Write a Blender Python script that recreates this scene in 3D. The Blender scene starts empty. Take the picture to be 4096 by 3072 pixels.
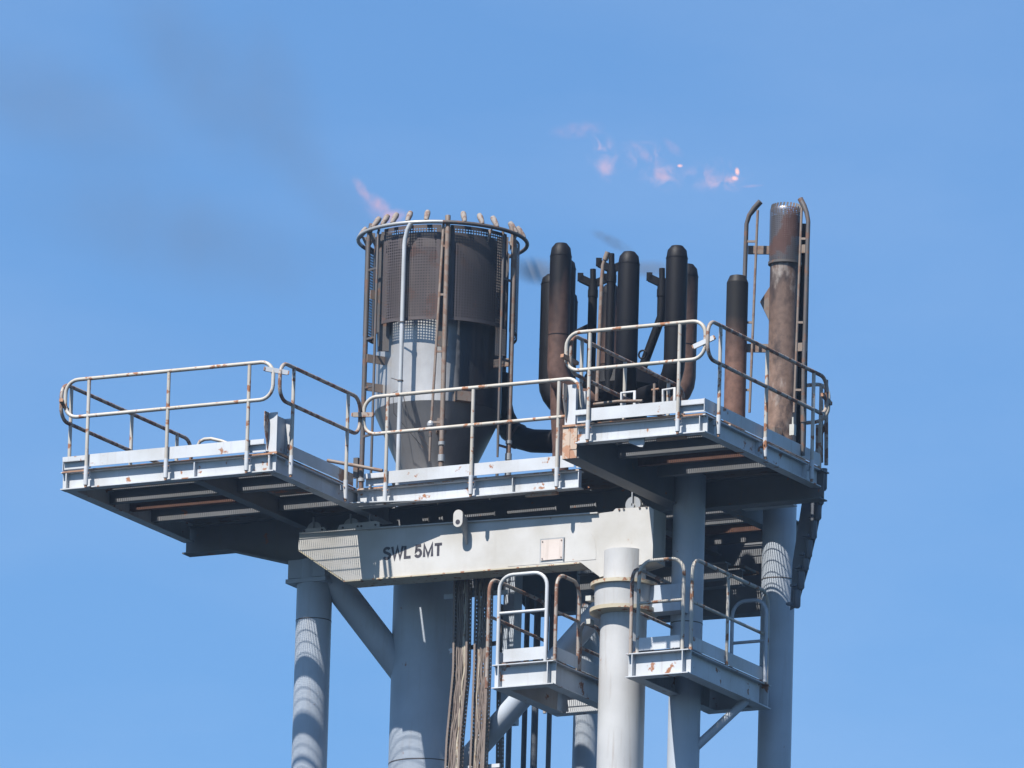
import bpy, math, random
from mathutils import Vector as V, Matrix

# ------------------------------------------------------------------ camera, sky, sun
sc = bpy.context.scene
col = sc.collection
FPX = 55000.0                                   # focal length in pixels of the 4096 px wide photograph
EL, ROLL, TH = (math.radians(a) for a in (13.32, -1.565, 27.6))
fh = V((-math.sin(TH), math.cos(TH), 0)); rt0 = V((math.cos(TH), math.sin(TH), 0))
FW = fh*math.cos(EL) + V((0, 0, math.sin(EL)))
up0 = rt0.cross(FW)
RT = rt0*math.cos(ROLL) - up0*math.sin(ROLL)
UP = RT.cross(FW)


def ray(u, v):
    return FW*FPX + RT*(u-2048) - UP*(v-1536)


CAM = -ray(1086, 1818)*(55000/340/FPX)
cam = bpy.data.cameras.new('camera'); camo = bpy.data.objects.new('camera', cam); col.objects.link(camo)
cam.sensor_width = 36; cam.lens = 36*FPX/4096; cam.clip_start = 1; cam.clip_end = 30000
camo.matrix_world = Matrix((( RT.x, UP.x, -FW.x, CAM.x), (RT.y, UP.y, -FW.y, CAM.y), (RT.z, UP.z, -FW.z, CAM.z), (0, 0, 0, 1)))
sc.camera = camo

SUNDIR = V((0.2, 1.0, -1.38)).normalized()       # the way the sunlight travels
sun = bpy.data.lights.new('sun', 'SUN'); sun.energy = 5.0; sun.angle = math.radians(0.53); sun.color = (1, .955, .89)
suno = bpy.data.objects.new('sun', sun); col.objects.link(suno)
suno.rotation_euler = SUNDIR.to_track_quat('-Z', 'Y').to_euler()
w = bpy.data.worlds.new('World'); sc.world = w; w.use_nodes = True
nt = w.node_tree; bg = nt.nodes['Background']
sky = nt.nodes.new('ShaderNodeTexSky'); sky.sky_type = 'NISHITA'; sky.sun_disc = False
sky.sun_elevation = math.asin(-SUNDIR.z); sky.sun_rotation = math.atan2(-SUNDIR.x, -SUNDIR.y)
sky.altitude = 0; sky.air_density = 1.0; sky.dust_density = 0.3; sky.ozone_density = 4.0
tint = nt.nodes.new('ShaderNodeMix'); tint.data_type = 'RGBA'; tint.blend_type = 'MULTIPLY'; tint.inputs[0].default_value = 1
tint.inputs[7].default_value = (.555, .752, .915, 1)
nt.links.new(sky.outputs[0], tint.inputs[6])
tc = nt.nodes.new('ShaderNodeTexCoord'); mpw = nt.nodes.new('ShaderNodeMapping'); mpw.inputs['Scale'].default_value = (9, 9, 26)
nt.links.new(tc.outputs['Generated'], mpw.inputs[0])
cl1 = nt.nodes.new('ShaderNodeTexNoise'); cl1.inputs['Scale'].default_value = 1.6; cl1.inputs['Detail'].default_value = 6; cl1.inputs['Roughness'].default_value = .5
nt.links.new(mpw.outputs[0], cl1.inputs['Vector'])
cr = nt.nodes.new('ShaderNodeMapRange'); cr.inputs[1].default_value = .40; cr.inputs[2].default_value = .68; cr.inputs[4].default_value = .085
nt.links.new(cl1.outputs['Fac'], cr.inputs[0])
cm = nt.nodes.new('ShaderNodeMix'); cm.data_type = 'RGBA'; cm.inputs[7].default_value = (6.0, 6.6, 7.4, 1)   # thin high cloud
nt.links.new(cr.outputs[0], cm.inputs[0]); nt.links.new(tint.outputs[2], cm.inputs[6]); nt.links.new(cm.outputs[2], bg.inputs[0]); bg.inputs[1].default_value = 0.090
sc.view_settings.view_transform = 'Standard'; sc.view_settings.look = 'None'
sc.view_settings.exposure = .82; sc.view_settings.gamma = 1
sc.cycles.use_denoising = True
sc.cycles.max_bounces = 6; sc.cycles.diffuse_bounces = 1; sc.cycles.transparent_max_bounces = 24; sc.cycles.volume_bounces = 0
sc.cycles.volume_step_rate = 1.0; sc.cycles.volume_max_steps = 256

HAZE = .00014
random.seed(7)


def at(u, v, x=None, y=None, z=None):
    """A point seen at (u, v) of the photograph and lying in the plane x, y or z = const."""
    d = ray(u, v)
    if x is not None: t = (x-CAM.x)/d.x
    elif y is not None: t = (y-CAM.y)/d.y
    else: t = (z-CAM.z)/d.z
    return CAM + d*t


# ------------------------------------------------------------------ materials
def mat(name):
    m = bpy.data.materials.new(name); m.use_nodes = True
    t = m.node_tree; return m, t, t.nodes['Principled BSDF'], t.nodes, t.links


def pos(n, l, scale=(1, 1, 1)):
    g = n.new('ShaderNodeNewGeometry'); mp = n.new('ShaderNodeMapping'); mp.inputs['Scale'].default_value = scale
    l.new(g.outputs['Position'], mp.inputs[0]); return mp.outputs[0]


def noise(n, l, vec, scale, detail=4, rough=.55):
    q = n.new('ShaderNodeTexNoise'); q.inputs['Scale'].default_value = scale
    q.inputs['Detail'].default_value = detail; q.inputs['Roughness'].default_value = rough
    l.new(vec, q.inputs['Vector']); return q.outputs['Fac']


def ramp(n, l, fac, a, b, ca=(0, 0, 0, 1), cb=(1, 1, 1, 1)):
    r = n.new('ShaderNodeValToRGB'); r.color_ramp.elements[0].position = a; r.color_ramp.elements[1].position = b
    r.color_ramp.elements[0].color = ca; r.color_ramp.elements[1].color = cb
    l.new(fac, r.inputs[0]); return r.outputs[0]


def mixc(n, l, f, a, b):
    m = n.new('ShaderNodeMix'); m.data_type = 'RGBA'
    for s, x in ((m.inputs[0], f), (m.inputs[6], a), (m.inputs[7], b)):
        if hasattr(x, 'is_output'): l.new(x, s)
        elif isinstance(x, (int, float)): s.default_value = x
        else: s.default_value = (*x, 1)
    return m.outputs[2]


def painted(name, base, rust=.62, rscale=9, streak=.12, rough=.5, rustc=((.16, .06, .03), (.33, .15, .07)), metal=0.0, dirt=(.75, .72, .66)):
    """Weathered paint: faint large dirt, vertical streaks, rust where a noise passes the level `rust`."""
    m, t, b, n, l = mat(name)
    p = pos(n, l)
    big = noise(n, l, p, 1.7, 5)
    c = mixc(n, l, ramp(n, l, big, .35, .75), base, tuple(x*d for x, d in zip(base, dirt)))
    ps = pos(n, l, (9, 9, .7))
    st = noise(n, l, ps, 2.2, 5)
    c = mixc(n, l, ramp(n, l, st, .55, .8, cb=(streak, streak, streak, 1)), c, (.2, .14, .1))
    r1 = noise(n, l, p, rscale, 7, .62)
    r2 = noise(n, l, p, rscale*4, 4)
    rc = mixc(n, l, r2, *rustc)
    mask = ramp(n, l, r1, rust, rust+.035)
    c = mixc(n, l, mask, c, rc)
    l.new(c, b.inputs['Base Color'])
    b.inputs['Metallic'].default_value = metal
    rr = mixc(n, l, mask, (rough,)*3, (.85,)*3); l.new(rr, b.inputs['Roughness'])
    bp = n.new('ShaderNodeBump'); bp.inputs['Strength'].default_value = .25; bp.inputs['Distance'].default_value = .004
    l.new(r1, bp.inputs['Height']); l.new(bp.outputs[0], b.inputs['Normal'])
    return m


def soot(name, lo=(.125, .075, .06), hi=(.006, .006, .008), z0=1.9, z1=2.95, rough=.55, amp=1.9):
    """Burnt steel: brown scale below, black soot above, the border pushed about by noise."""
    m, t, b, n, l = mat(name)
    p = pos(n, l)
    g = n.new('ShaderNodeSeparateXYZ'); l.new(p, g.inputs[0])
    ns = noise(n, l, pos(n, l, (2.2, 2.2, .5)), 1.6, 5)
    a = n.new('ShaderNodeMath'); a.operation = 'MULTIPLY_ADD'; l.new(ns, a.inputs[0]); a.inputs[1].default_value = amp; l.new(g.outputs[2], a.inputs[2])
    mr = n.new('ShaderNodeMapRange'); mr.inputs[1].default_value = z0+amp/2; mr.inputs[2].default_value = z1+amp/2; l.new(a.outputs[0], mr.inputs[0])
    fine = noise(n, l, p, 14, 6)
    lo2 = mixc(n, l, ramp(n, l, fine, .35, .7), lo, tuple(x*.6 for x in lo))
    c = mixc(n, l, mr.outputs[0], lo2, hi)
    l.new(c, b.inputs['Base Color']); b.inputs['Roughness'].default_value = rough
    b.inputs['Metallic'].default_value = .0; b.inputs['Specular IOR Level'].default_value = .18
    bp = n.new('ShaderNodeBump'); bp.inputs['Strength'].default_value = .3; bp.inputs['Distance'].default_value = .004
    l.new(fine, bp.inputs['Height']); l.new(bp.outputs[0], b.inputs['Normal'])
    return m


def perforated(base_mat_fn, name, pitch, rad, w=None, h=None, border=.035, slot=1.0, **kw):
    """The same sheet with round holes punched on a grid of its UV map (metres)."""
    m = base_mat_fn(name, **kw)
    t = m.node_tree; n, l = t.nodes, t.links
    b = n['Principled BSDF']; out = n['Material Output']
    uv = n.new('ShaderNodeUVMap'); s = n.new('ShaderNodeSeparateXYZ'); l.new(uv.outputs[0], s.inputs[0])

    def mth(op, a, c, d=None):
        q = n.new('ShaderNodeMath'); q.operation = op
        for i, x in enumerate((a, c, d)):
            if x is None: continue
            if hasattr(x, 'is_output'): l.new(x, q.inputs[i])
            else: q.inputs[i].default_value = x
        return q.outputs[0]
    du = mth('SUBTRACT', mth('FRACT', mth('DIVIDE', s.outputs[0], pitch), 0), .5)
    dv = mth('MULTIPLY', mth('SUBTRACT', mth('FRACT', mth('DIVIDE', s.outputs[1], pitch*slot), 0), .5), slot)
    dv = mth('MULTIPLY', dv, 1.0/slot**.75)
    d2 = mth('ADD', mth('MULTIPLY', du, du), mth('MULTIPLY', dv, dv))
    hole = mth('LESS_THAN', d2, (rad/pitch)**2)
    if w:
        ins = mth('MULTIPLY', mth('GREATER_THAN', s.outputs[0], border), mth('LESS_THAN', s.outputs[0], w-border))
        ins = mth('MULTIPLY', ins, mth('MULTIPLY', mth('GREATER_THAN', s.outputs[1], border), mth('LESS_THAN', s.outputs[1], h-border)))
        hole = mth('MULTIPLY', hole, ins)
    tr = n.new('ShaderNodeBsdfTransparent'); mx = n.new('ShaderNodeMixShader')
    l.new(hole, mx.inputs[0]); l.new(b.outputs[0], mx.inputs[1]); l.new(tr.outputs[0], mx.inputs[2])
    l.new(mx.outputs[0], out.inputs[0])
    return m


WHITE = painted('grey_white_paint', (.48, .50, .53), rust=.66, rscale=7)
DECK = painted('platform_paint', (.485, .51, .545), rust=.61, rscale=4, streak=.34)
SECOND = painted('shade_darkened_steel', (.15, .158, .172), rust=.66, rscale=5, streak=.25, rough=.7)  # steel paint darkened, so the shade under the decks sits in its colour
LEGP = painted('leg_paint', (.39, .435, .495), rust=.69, rscale=4, streak=.2, dirt=(.8, .8, .8))
RAILP = painted('guardrail_paint', (.425, .40, .36), rust=.565, rscale=7, streak=.1)
RAILR = painted('rusty_rail_paint', (.30, .26, .23), rust=.5, rscale=9, streak=.2, rustc=((.10, .045, .03), (.24, .12, .075)))
GALV = painted('galvanised_steel', (.34, .35, .36), rust=.68, rscale=9, streak=.15, rough=.45, metal=.3)
RUST = painted('rusted_steel', (.30, .17, .11), rust=.48, rscale=6, streak=.4, rough=.9, rustc=((.20, .085, .045), (.45, .26, .16)))
RUSTD = painted('dark_rusted_steel', (.10, .045, .03), rust=.5, rscale=6, streak=.4, rough=.9, rustc=((.08, .035, .022), (.12, .055, .035)))
RUSTPLATE = painted('peeling_rusted_paint', (.46, .36, .29), rust=.50, rscale=7, streak=.5, rough=.85, rustc=((.28, .13, .075), (.42, .24, .15)))
GRATE = painted('grating_steel', (.11, .10, .09), rust=.55, rscale=8, rough=.75)
CRANE = painted('crane_cream_paint', (.47, .462, .448), rust=.70, rscale=6, streak=.07)
CRANEEDGE = painted('crane_edge_paint', (.46, .41, .31), rust=.58, rscale=12, streak=.1)
POSTP = painted('crane_post_paint', (.44, .44, .44), rust=.73, rscale=5, streak=.45, dirt=(.8, .8, .8))
DRUMM = painted('drum_steel', (.46, .455, .45), rust=.74, rscale=3, streak=.25, rough=.45, metal=.5, dirt=(.62, .61, .60))
CONEM = painted('cone_steel', (.27, .265, .265), rust=.76, rscale=3, streak=.25, rough=.5, metal=.5, dirt=(.7, .7, .7))
DRTOP = painted('dark_drum_steel', (.045, .04, .04), rust=.6, rscale=3, streak=.3, rough=.7, rustc=((.07, .045, .04), (.10, .07, .06)))  # near-black colour for the upper drum only
DARKST = painted('dark_pipe_steel', (.105, .095, .092), rust=.56, rscale=10, rough=.55, metal=.3, rustc=((.09, .05, .04), (.2, .12, .085)))
TANST = painted('tan_pipe_steel', (.19, .15, .125), rust=.52, rscale=10, rough=.6, rustc=((.10, .06, .045), (.22, .14, .10)))
SOOT = soot('sooty_burner_steel')
SOOTB = soot('black_burner_steel', lo=(.02, .014, .013), z0=-1, z1=.6)
VENT = soot('vent_pipe_steel', lo=(.17, .095, .07), hi=(.014, .013, .013), z0=1.15, z1=1.75, amp=.3)
NOZ = painted('burnt_nozzle_steel', (.25, .225, .21), rust=.52, rscale=22, rough=.85, rustc=((.11, .065, .05), (.22, .15, .12)))
PIPEDK = painted('dark_blue_grey_paint', (.095, .11, .14), rust=.7, rscale=6)
CABLE = painted('brown_cable', (.185, .15, .132), rust=.5, rscale=7, rough=.8, rustc=((.085, .058, .05), (.25, .20, .17)))
CABLEB = painted('pale_cable', (.42, .37, .30), rust=.55, rscale=9, rough=.8, rustc=((.2, .12, .08), (.36, .27, .18)))
INK = painted('stencil_ink', (.035, .033, .045), rust=.70, rscale=20, rustc=((.4, .39, .37), (.5, .48, .45)))
PLATEM = painted('name_plate_metal', (.55, .48, .44), rust=.66, rscale=8, streak=.3)
LIGHTBOX = painted('white_box', (.45, .45, .42), rust=.7)


def slimmat(name):
    m = soot(name, lo=(.23, .155, .12), hi=(.05, .036, .034), z0=.9, z1=3.0, amp=2.2, rough=.5)
    t = m.node_tree; n, l = t.nodes, t.links; b = n['Principled BSDF']
    c = b.inputs['Base Color'].links[0].from_socket
    f = ramp(n, l, noise(n, l, pos(n, l, (2, 2, .8)), 2.6, 5, .6), .55, .70)
    l.new(mixc(n, l, f, c, (.34, .305, .28)), b.inputs['Base Color'])
    c = b.inputs['Base Color'].links[0].from_socket
    f = ramp(n, l, noise(n, l, pos(n, l, (1.6, 1.6, .9)), 3.4, 6, .62), .50, .68)
    l.new(mixc(n, l, f, c, (.045, .034, .032)), b.inputs['Base Color'])
    return m


SLIM = slimmat('heat_stained_tube')
PW, PH = .80, 1.17
PANEL = perforated(lambda nm, **k: painted(nm, (.088, .074, .078), rust=.58, rscale=2.2, streak=.3, rough=.6, metal=.4, rustc=((.085, .054, .05), (.11, .072, .066))),
                   'perforated_wind_shield', .0345, .0105, PW, PH, .045)
SLIMPERF = perforated(lambda nm, **k: painted(nm, (.13, .12, .125), rust=.55, rscale=3.2, rough=.4, metal=.5, rustc=((.10, .055, .05), (.15, .09, .08))),
                      'perforated_tip_shield', .0235, .0066)
TRAYM = perforated(lambda nm, **k: painted(nm, (.20, .16, .135), rust=.5, rscale=6, rough=.7, rustc=((.10, .065, .05), (.34, .26, .19))),
                   'perforated_cable_tray', .024, .0062, slot=2.0)




def sooted(m, ax=(.185, 3.8), d=(.886, .463), a=.12, b=.34, amp=.34, c=(.018, .018, .022), amount=1.0):
    """Soot baked on to the side that the burner fires against, its edge pushed about by noise."""
    t = m.node_tree; n, l = t.nodes, t.links; bs = n['Principled BSDF']
    g = n.new('ShaderNodeNewGeometry'); sep = n.new('ShaderNodeSeparateXYZ'); l.new(g.outputs['Position'], sep.inputs[0])

    def mth(op, *xs):
        q = n.new('ShaderNodeMath'); q.operation = op
        for i, x in enumerate(xs):
            if hasattr(x, 'is_output'): l.new(x, q.inputs[i])
            else: q.inputs[i].default_value = x
        return q.outputs[0]
    off = mth('ADD', mth('MULTIPLY', mth('SUBTRACT', sep.outputs[0], ax[0]), d[0]), mth('MULTIPLY', mth('SUBTRACT', sep.outputs[1], ax[1]), d[1]))
    ns = noise(n, l, pos(n, l, (1, 1, .55)), 2.4, 5, .6)
    v = mth('MULTIPLY_ADD', ns, amp, off)
    mr = n.new('ShaderNodeMapRange'); mr.inputs[1].default_value = a+amp/2; mr.inputs[2].default_value = b+amp/2; mr.inputs[4].default_value = amount; l.new(v, mr.inputs[0])
    old = bs.inputs['Base Color'].links[0].from_socket
    l.new(mixc(n, l, mr.outputs[0], old, c), bs.inputs['Base Color'])
    inv = mth('MULTIPLY_ADD', mr.outputs[0], -bs.inputs['Metallic'].default_value, bs.inputs['Metallic'].default_value)
    l.new(inv, bs.inputs['Metallic'])
    return m


sooted(DRUMM, a=.03, b=.26, amp=.30, c=(.012, .012, .015)); sooted(CONEM, a=0, b=.40, amount=.85); sooted(PANEL, a=-.05, b=.55, amount=.85)
# ------------------------------------------------------------------ mesh builder
class MB:
    def __init__(s): s.v = []; s.f = []; s.sm = []; s.uv = {}

    def add(s, vs, fs, smooth=False):
        o = len(s.v); s.v += [V(p) for p in vs]; s.f += [tuple(i+o for i in f) for f in fs]; s.sm += [smooth]*len(fs); return s

    def box(s, a, b):
        x0, y0, z0 = (min(p, q) for p, q in zip(a, b)); x1, y1, z1 = (max(p, q) for p, q in zip(a, b))
        return s.add([(x0, y0, z0), (x1, y0, z0), (x1, y1, z0), (x0, y1, z0), (x0, y0, z1), (x1, y0, z1), (x1, y1, z1), (x0, y1, z1)],
                     [(0, 3, 2, 1), (4, 5, 6, 7), (0, 1, 5, 4), (1, 2, 6, 5), (2, 3, 7, 6), (3, 0, 4, 7)])

    def bar(s, p, q, w, h, up=V((0, 0, 1))):
        """A bar of section w x h from p to q, its h along `up`."""
        p, q = V(p), V(q); d = (q-p).normalized(); side = d.cross(up)
        side = side.normalized() if side.length > 1e-4 else V((1, 0, 0)); u = side.cross(d)
        a, b = side*w/2, u*h/2
        vs = [p-a-b, p+a-b, p+a+b, p-a+b, q-a-b, q+a-b, q+a+b, q-a+b]
        return s.add(vs, [(0, 3, 2, 1), (4, 5, 6, 7), (0, 1, 5, 4), (1, 2, 6, 5), (2, 3, 7, 6), (3, 0, 4, 7)])

    def prism(s, poly, ax, a, b):
        """poly: 2D outline in the plane across axis ax ('x','y','z'), extruded a..b."""
        def m(p, t): return {'x': (t, p[0], p[1]), 'y': (p[0], t, p[1]), 'z': (p[0], p[1], t)}[ax]
        n = len(poly); vs = [m(p, a) for p in poly]+[m(p, b) for p in poly]
        return s.add(vs, [tuple(range(n))[::-1], tuple(range(n, 2*n))]+[(i, (i+1) % n, n+(i+1) % n, n+i) for i in range(n)])

    def tube(s, pts, r, seg=10, caps=True, closed=False):
        pts = [V(p) for p in pts]; n = len(pts)
        rs = r if isinstance(r, (list, tuple)) else [r]*n
        t = []
        for i in range(n):
            a = pts[(i-1) % n] if closed or i > 0 else pts[i]; b = pts[(i+1) % n] if closed or i < n-1 else pts[i]
            d = b-a
            t.append(d.normalized() if d.length > 1e-9 else V((0, 0, 1)))
        ref = V((0, 0, 1)) if abs(t[0].z) < .9 else V((1, 0, 0))
        nrm = t[0].cross(ref).normalized(); vs = []
        for i in range(n):
            nrm = (nrm - t[i]*nrm.dot(t[i])).normalized(); bn = t[i].cross(nrm)
            for k in range(seg):
                a = 2*math.pi*k/seg; vs.append(pts[i]+(nrm*math.cos(a)+bn*math.sin(a))*rs[i])
        fs = []
        for i in range(n if closed else n-1):
            j = (i+1) % n
            for k in range(seg):
                k2 = (k+1) % seg; fs.append((i*seg+k, j*seg+k, j*seg+k2, i*seg+k2))
        s.add(vs, fs, True)
        if caps and not closed:
            s.add(vs[:seg], [tuple(range(seg))]); s.add(vs[-seg:], [tuple(range(seg))[::-1]])
        return s

    def lathe(s, c, prof, seg=40, sharp=True):
        """prof: (radius, z) from bottom to top; every step its own ring so edges stay crisp."""
        for (r0, z0), (r1, z1) in zip(prof, prof[1:]):
            vs = []
            for r, z in ((r0, z0), (r1, z1)):
                for k in range(seg):
                    a = 2*math.pi*k/seg; vs.append((c[0]+r*math.cos(a), c[1]+r*math.sin(a), c[2]+z))
            s.add(vs, [(k, (k+1) % seg, seg+(k+1) % seg, seg+k) for k in range(seg)], True)
        for (r, z), fl in ((prof[0], 1), (prof[-1], 0)):
            if r > 1e-4:
                vs = [(c[0]+r*math.cos(2*math.pi*k/seg), c[1]+r*math.sin(2*math.pi*k/seg), c[2]+z) for k in range(seg)]
                s.add(vs, [tuple(range(seg))[::-1] if fl else tuple(range(seg))])
        return s

    def sheet(s, fn, nu, nv, w, h, smooth=True):
        """fn(i/nu, j/nv) -> point; a UV map in metres."""
        o = len(s.v); s.v += [V(fn(i/nu, j/nv)) for j in range(nv+1) for i in range(nu+1)]
        for j in range(nv):
            for i in range(nu):
                q = [(i, j), (i+1, j), (i+1, j+1), (i, j+1)]
                s.uv[len(s.f)] = [(a/nu*w, b/nv*h) for a, b in q]
                s.f.append(tuple(o+b*(nu+1)+a for a, b in q)); s.sm.append(smooth)
        return s

    def ibeam(s, p, q, depth, width, tw=.014, tf=.014):
        """I-section from p to q along x or y, p and q on the middle of its top."""
        p, q = V(p), V(q); d = (q-p).normalized(); side = d.cross(V((0, 0, 1)))
        for z0, z1, wd in ((-tf, 0, width), (-depth+tf, -tf, tw), (-depth, -depth+tf, width)):
            zz = V((0, 0, (z0+z1)/2)); s.bar(p+zz, q+zz, wd, z1-z0)
        return s

    def joist(s, p, q, depth=.158, lip=.0725, tw=.008, tf=.01):
        x0, y, z = p; x1 = q[0]
        return s.box((x0, y-lip, z-tf), (x1, y+lip, z)).box((x0, y-tw/2, z-depth+tf), (x1, y+tw/2, z-tf)).box((x0, y-tw/2, z-depth), (x1, y+lip, z-depth+tf))

    def mesh(s, name, origin):
        me = bpy.data.meshes.new(name); me.from_pydata([p-origin for p in s.v], [], s.f); me.update()
        me.polygons.foreach_set('use_smooth', s.sm)
        if s.uv:
            u = me.uv_layers.new(name='UVMap').data
            for i, cs in s.uv.items():
                for li, c in zip(me.polygons[i].loop_indices, cs): u[li].uv = c
        return me


def root_loc(o):
    while o.parent: o = o.parent
    return o.location


def part(name, mb, material, parent, label=None):
    me = mb.mesh(name, root_loc(parent)); me.materials.append(material)
    o = bpy.data.objects.new(name, me); col.objects.link(o); o.parent = parent
    if label: o['label'] = label
    return o


def thing(name, label, cat, loc=(0, 0, 0), group=None):
    o = bpy.data.objects.new(name, None); o.location = loc; o.empty_display_size = .1; col.objects.link(o)
    o['label'] = label; o['category'] = cat
    if group: o['group'] = group
    return o


def solo(name, mb, material, label, cat, loc, group=None):
    me = mb.mesh(name, V(loc)); me.materials.append(material)
    o = bpy.data.objects.new(name, me); o.location = loc; col.objects.link(o)
    o['label'] = label; o['category'] = cat
    if group: o['group'] = group
    return o


# ------------------------------------------------------------------ sea
def sea():
    m, t, b, n, l = mat('sea_water')
    b.inputs['Base Color'].default_value = (.008, .02, .032, 1); b.inputs['Roughness'].default_value = .15; b.inputs['IOR'].default_value = 1.33; b.inputs['Specular IOR Level'].default_value = .25
    bp = n.new('ShaderNodeBump'); bp.inputs['Strength'].default_value = .6; bp.inputs['Distance'].default_value = .6
    l.new(noise(n, l, pos(n, l), .15, 6), bp.inputs['Height']); l.new(bp.outputs[0], b.inputs['Normal'])
    mb = MB(); c = V((0, 0, CAM.z-4)); R = 3000; k = 64
    mb.add([c]+[c+V((R*math.cos(2*math.pi*i/k), R*math.sin(2*math.pi*i/k), 0)) for i in range(k)], [(0, 1+i, 1+(i+1) % k) for i in range(k)])
    me = mb.mesh('sea', c); me.materials.append(m); o = bpy.data.objects.new('sea', me); o.location = c; col.objects.link(o)
    o['kind'] = 'structure'; o['label'] = 'open sea around the foot of the tower'


sea()

# ------------------------------------------------------------------ decks
BW, BD = .133, .215       # deck beam flange width and depth
PIT = .0262


def grating(x0, x1, y0, y1, z=.003, pitch=PIT, dep=.032, along='y'):
    mb = MB(); th = .005
    if along == 'y':
        k = int((x1-x0)/pitch)
        for i in range(k+1): x = x0+i*pitch; mb.box((x, y0, z), (x+th, y1, z+dep))
        k = int((y1-y0)/.1015)
        for i in range(k+1): y = y0+.03+i*.1015; mb.box((x0, y-.003, z+dep-.008), (x1, y+.003, z+dep-.001))
        mb.box((x0, y0-.005, z), (x1, y0-.0005, z+dep)); mb.box((x0, y1+.0005, z), (x1, y1+.005, z+dep))
    return mb


def toe_x(mb, x0, x1, y, lip0, lip1):
    """Kick plate along x: the full plate between the outer posts, a folded lip at both ends."""
    mb.box((x0+lip0, y-.004, .03), (x1-lip1, y+.004, .178))
    for a, b in ((x0, x0+lip0-.002), (x1-lip1+.002, x1)):
        mb.box((a, y-.004, .118), (b, y+.004, .172)); mb.box((a, y-.003, .112), (b, y+.05, .117)); mb.box((a, y+.043, .028), (b, y+.05, .1115))


def toe_y(mb, x, y0, y1):
    mb.box((x-.004, y0, .03), (x+.004, y1, .178))


def ipart(parent, p, q, d=BD, w=BW, name='edge_beam', m=None):
    return part(name, MB().ibeam(p, q, d, w), m or DECK, parent)


# left wing ---------------------------------------------------------
LW = thing('service_platform', 'cantilevered grey steel platform jutting out at the left of the tower head', 'platform', (-1.36, 1.5, 0))
ipart(LW, (-2.80, 0, 0), (.066, 0, 0))
ipart(LW, (-2.73, .07, -.003), (-2.73, 3.0, -.003), BD-.006)
ipart(LW, (0, .07, -.003), (0, 2.95, -.003), BD-.006)
ipart(LW, (-1.0, .07, -.004), (-1.0, 2.95, -.004), BD+.02, m=SECOND)
part('end_stiffener', MB().box((-2.735, -.064, -.2), (-2.721, -.0075, -.0145)), DECK, LW)
part('end_stiffener', MB().box((-1.006, -.064, -.2), (-.994, -.0075, -.0145)), DECK, LW)
part('end_stiffener', MB().box((-.008, -.064, -.2), (.006, -.0075, -.0145)), DECK, LW)
part('end_stiffener', MB().box((.006, -.06, -.2), (.012, .06, -.016)), DECK, LW)
for y, rr in ((1.0, 0), (2.03, 0)):
    part('joist', MB().joist((-2.72, y, -.002), (-1.01, y, -.002)), SECOND, LW)
    part('joist', MB().joist((-.99, y, -.002), (-.01, y, -.002)), SECOND, LW)
part('joist', MB().joist((-2.72, 1.5, -.002), (-1.01, 1.5, -.002), .14), RUSTD, LW, 'rust red beam under the grating')
part('grating', grating(-2.75, .04, .02, 1.99), GRATE, LW)
part('floor_plate', MB().box((-2.75, 2.0, .022), (.04, 3.1, .03)), DARKST, LW)
part('rusty_edge', MB().box((-2.78, -.069, -.012), (.05, -.0665, .006)).box((-2.78, -.0664, .0005), (.05, .012, .006)), RUST, LW, 'rust brown strip along the front edge of the deck')
mb = MB(); toe_x(mb, -2.76, -.05, -.10, .36, .23); part('kick_plate', mb, DECK, LW)
mb = MB(); toe_y(mb, .07, .26, 1.55); part('kick_plate', mb, DECK, LW)
mb = MB(); toe_y(mb, .06, 1.56, 1.93); part('kick_plate', mb, RUSTPLATE, LW, 'rusty short kick plate at the inner corner')
mb = MB(); toe_y(mb, -2.80, -.02, 3.1); part('kick_plate', mb, DECK, LW)
part('corner_gusset', MB().prism([(.08, 1.78), (1.03, 1.975), (.08, 1.975)], 'z', -.212, -.200), DECK, LW)

# corner stub posts (cut-off I-sections)


def stub(x0, x1, y1, label, loc):
    t = thing('stub_post', label, 'stub post', loc, 'cut-off stub posts at the inner corners')
    mb = MB().box((x0, 0, .03), (x1, .014, .51)).box((x0, y1-.014, .03), (x1, y1, .50)).box(((x0+x1)/2-.007, .0145, .03), ((x0+x1)/2+.007, y1-.0145, .495))
    part('stub', mb, WHITE, t)
    xm = x0+.02
    part('stiffener', MB().prism([(-.10, .33), (-.10, .51), (-.001, .51), (-.001, .06)], 'x', xm-.006, xm+.006), RAILR, t)
    part('base_plate', MB().box((x0-.02, -.02, .004), (x1+.02, y1+.02, .029)), RUST, t)


stub(-.075, .062, .33, 'white stub post with rusted foot at the inner corner of the left platform', (0, .15, 0))
stub(3.872, 4.01, .33, 'white stub post standing on the rust-stained girder end', (3.94, .15, 0))

# right wing --------------------------------------------------------
RW = thing('service_platform', 'grey steel platform at the right, carrying the slim perforated flare tube', 'platform', (4.9, 1.5, 0))
ipart(RW, (4.05, 0, 0), (5.735, 0, 0))
ipart(RW, (5.67, .07, -.003), (5.67, 3.0, -.003), BD-.006)
part('end_stiffener', MB().box((5.655, -.064, -.2), (5.664, -.0075, -.0145)), DECK, RW)
part('end_stiffener', MB().box((5.6775, 1.36, -.2), (5.735, 1.37, -.0175)), DECK, RW)
part('end_stiffener', MB().box((5.6775, 2.6, -.2), (5.735, 2.61, -.0175)), DECK, RW)
part('end_stiffener', MB().box((5.6775, .17, -.2), (5.735, .18, -.0175)), DECK, RW)
mb = MB().box((3.87, .012, -.355), (4.03, 3.0, .003)).box((3.845, .012, -.372), (4.06, 3.0, -.356)).box((3.845, .012, .004), (4.06, 3.0, .018))
part('box_girder', mb, SECOND, RW)
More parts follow.
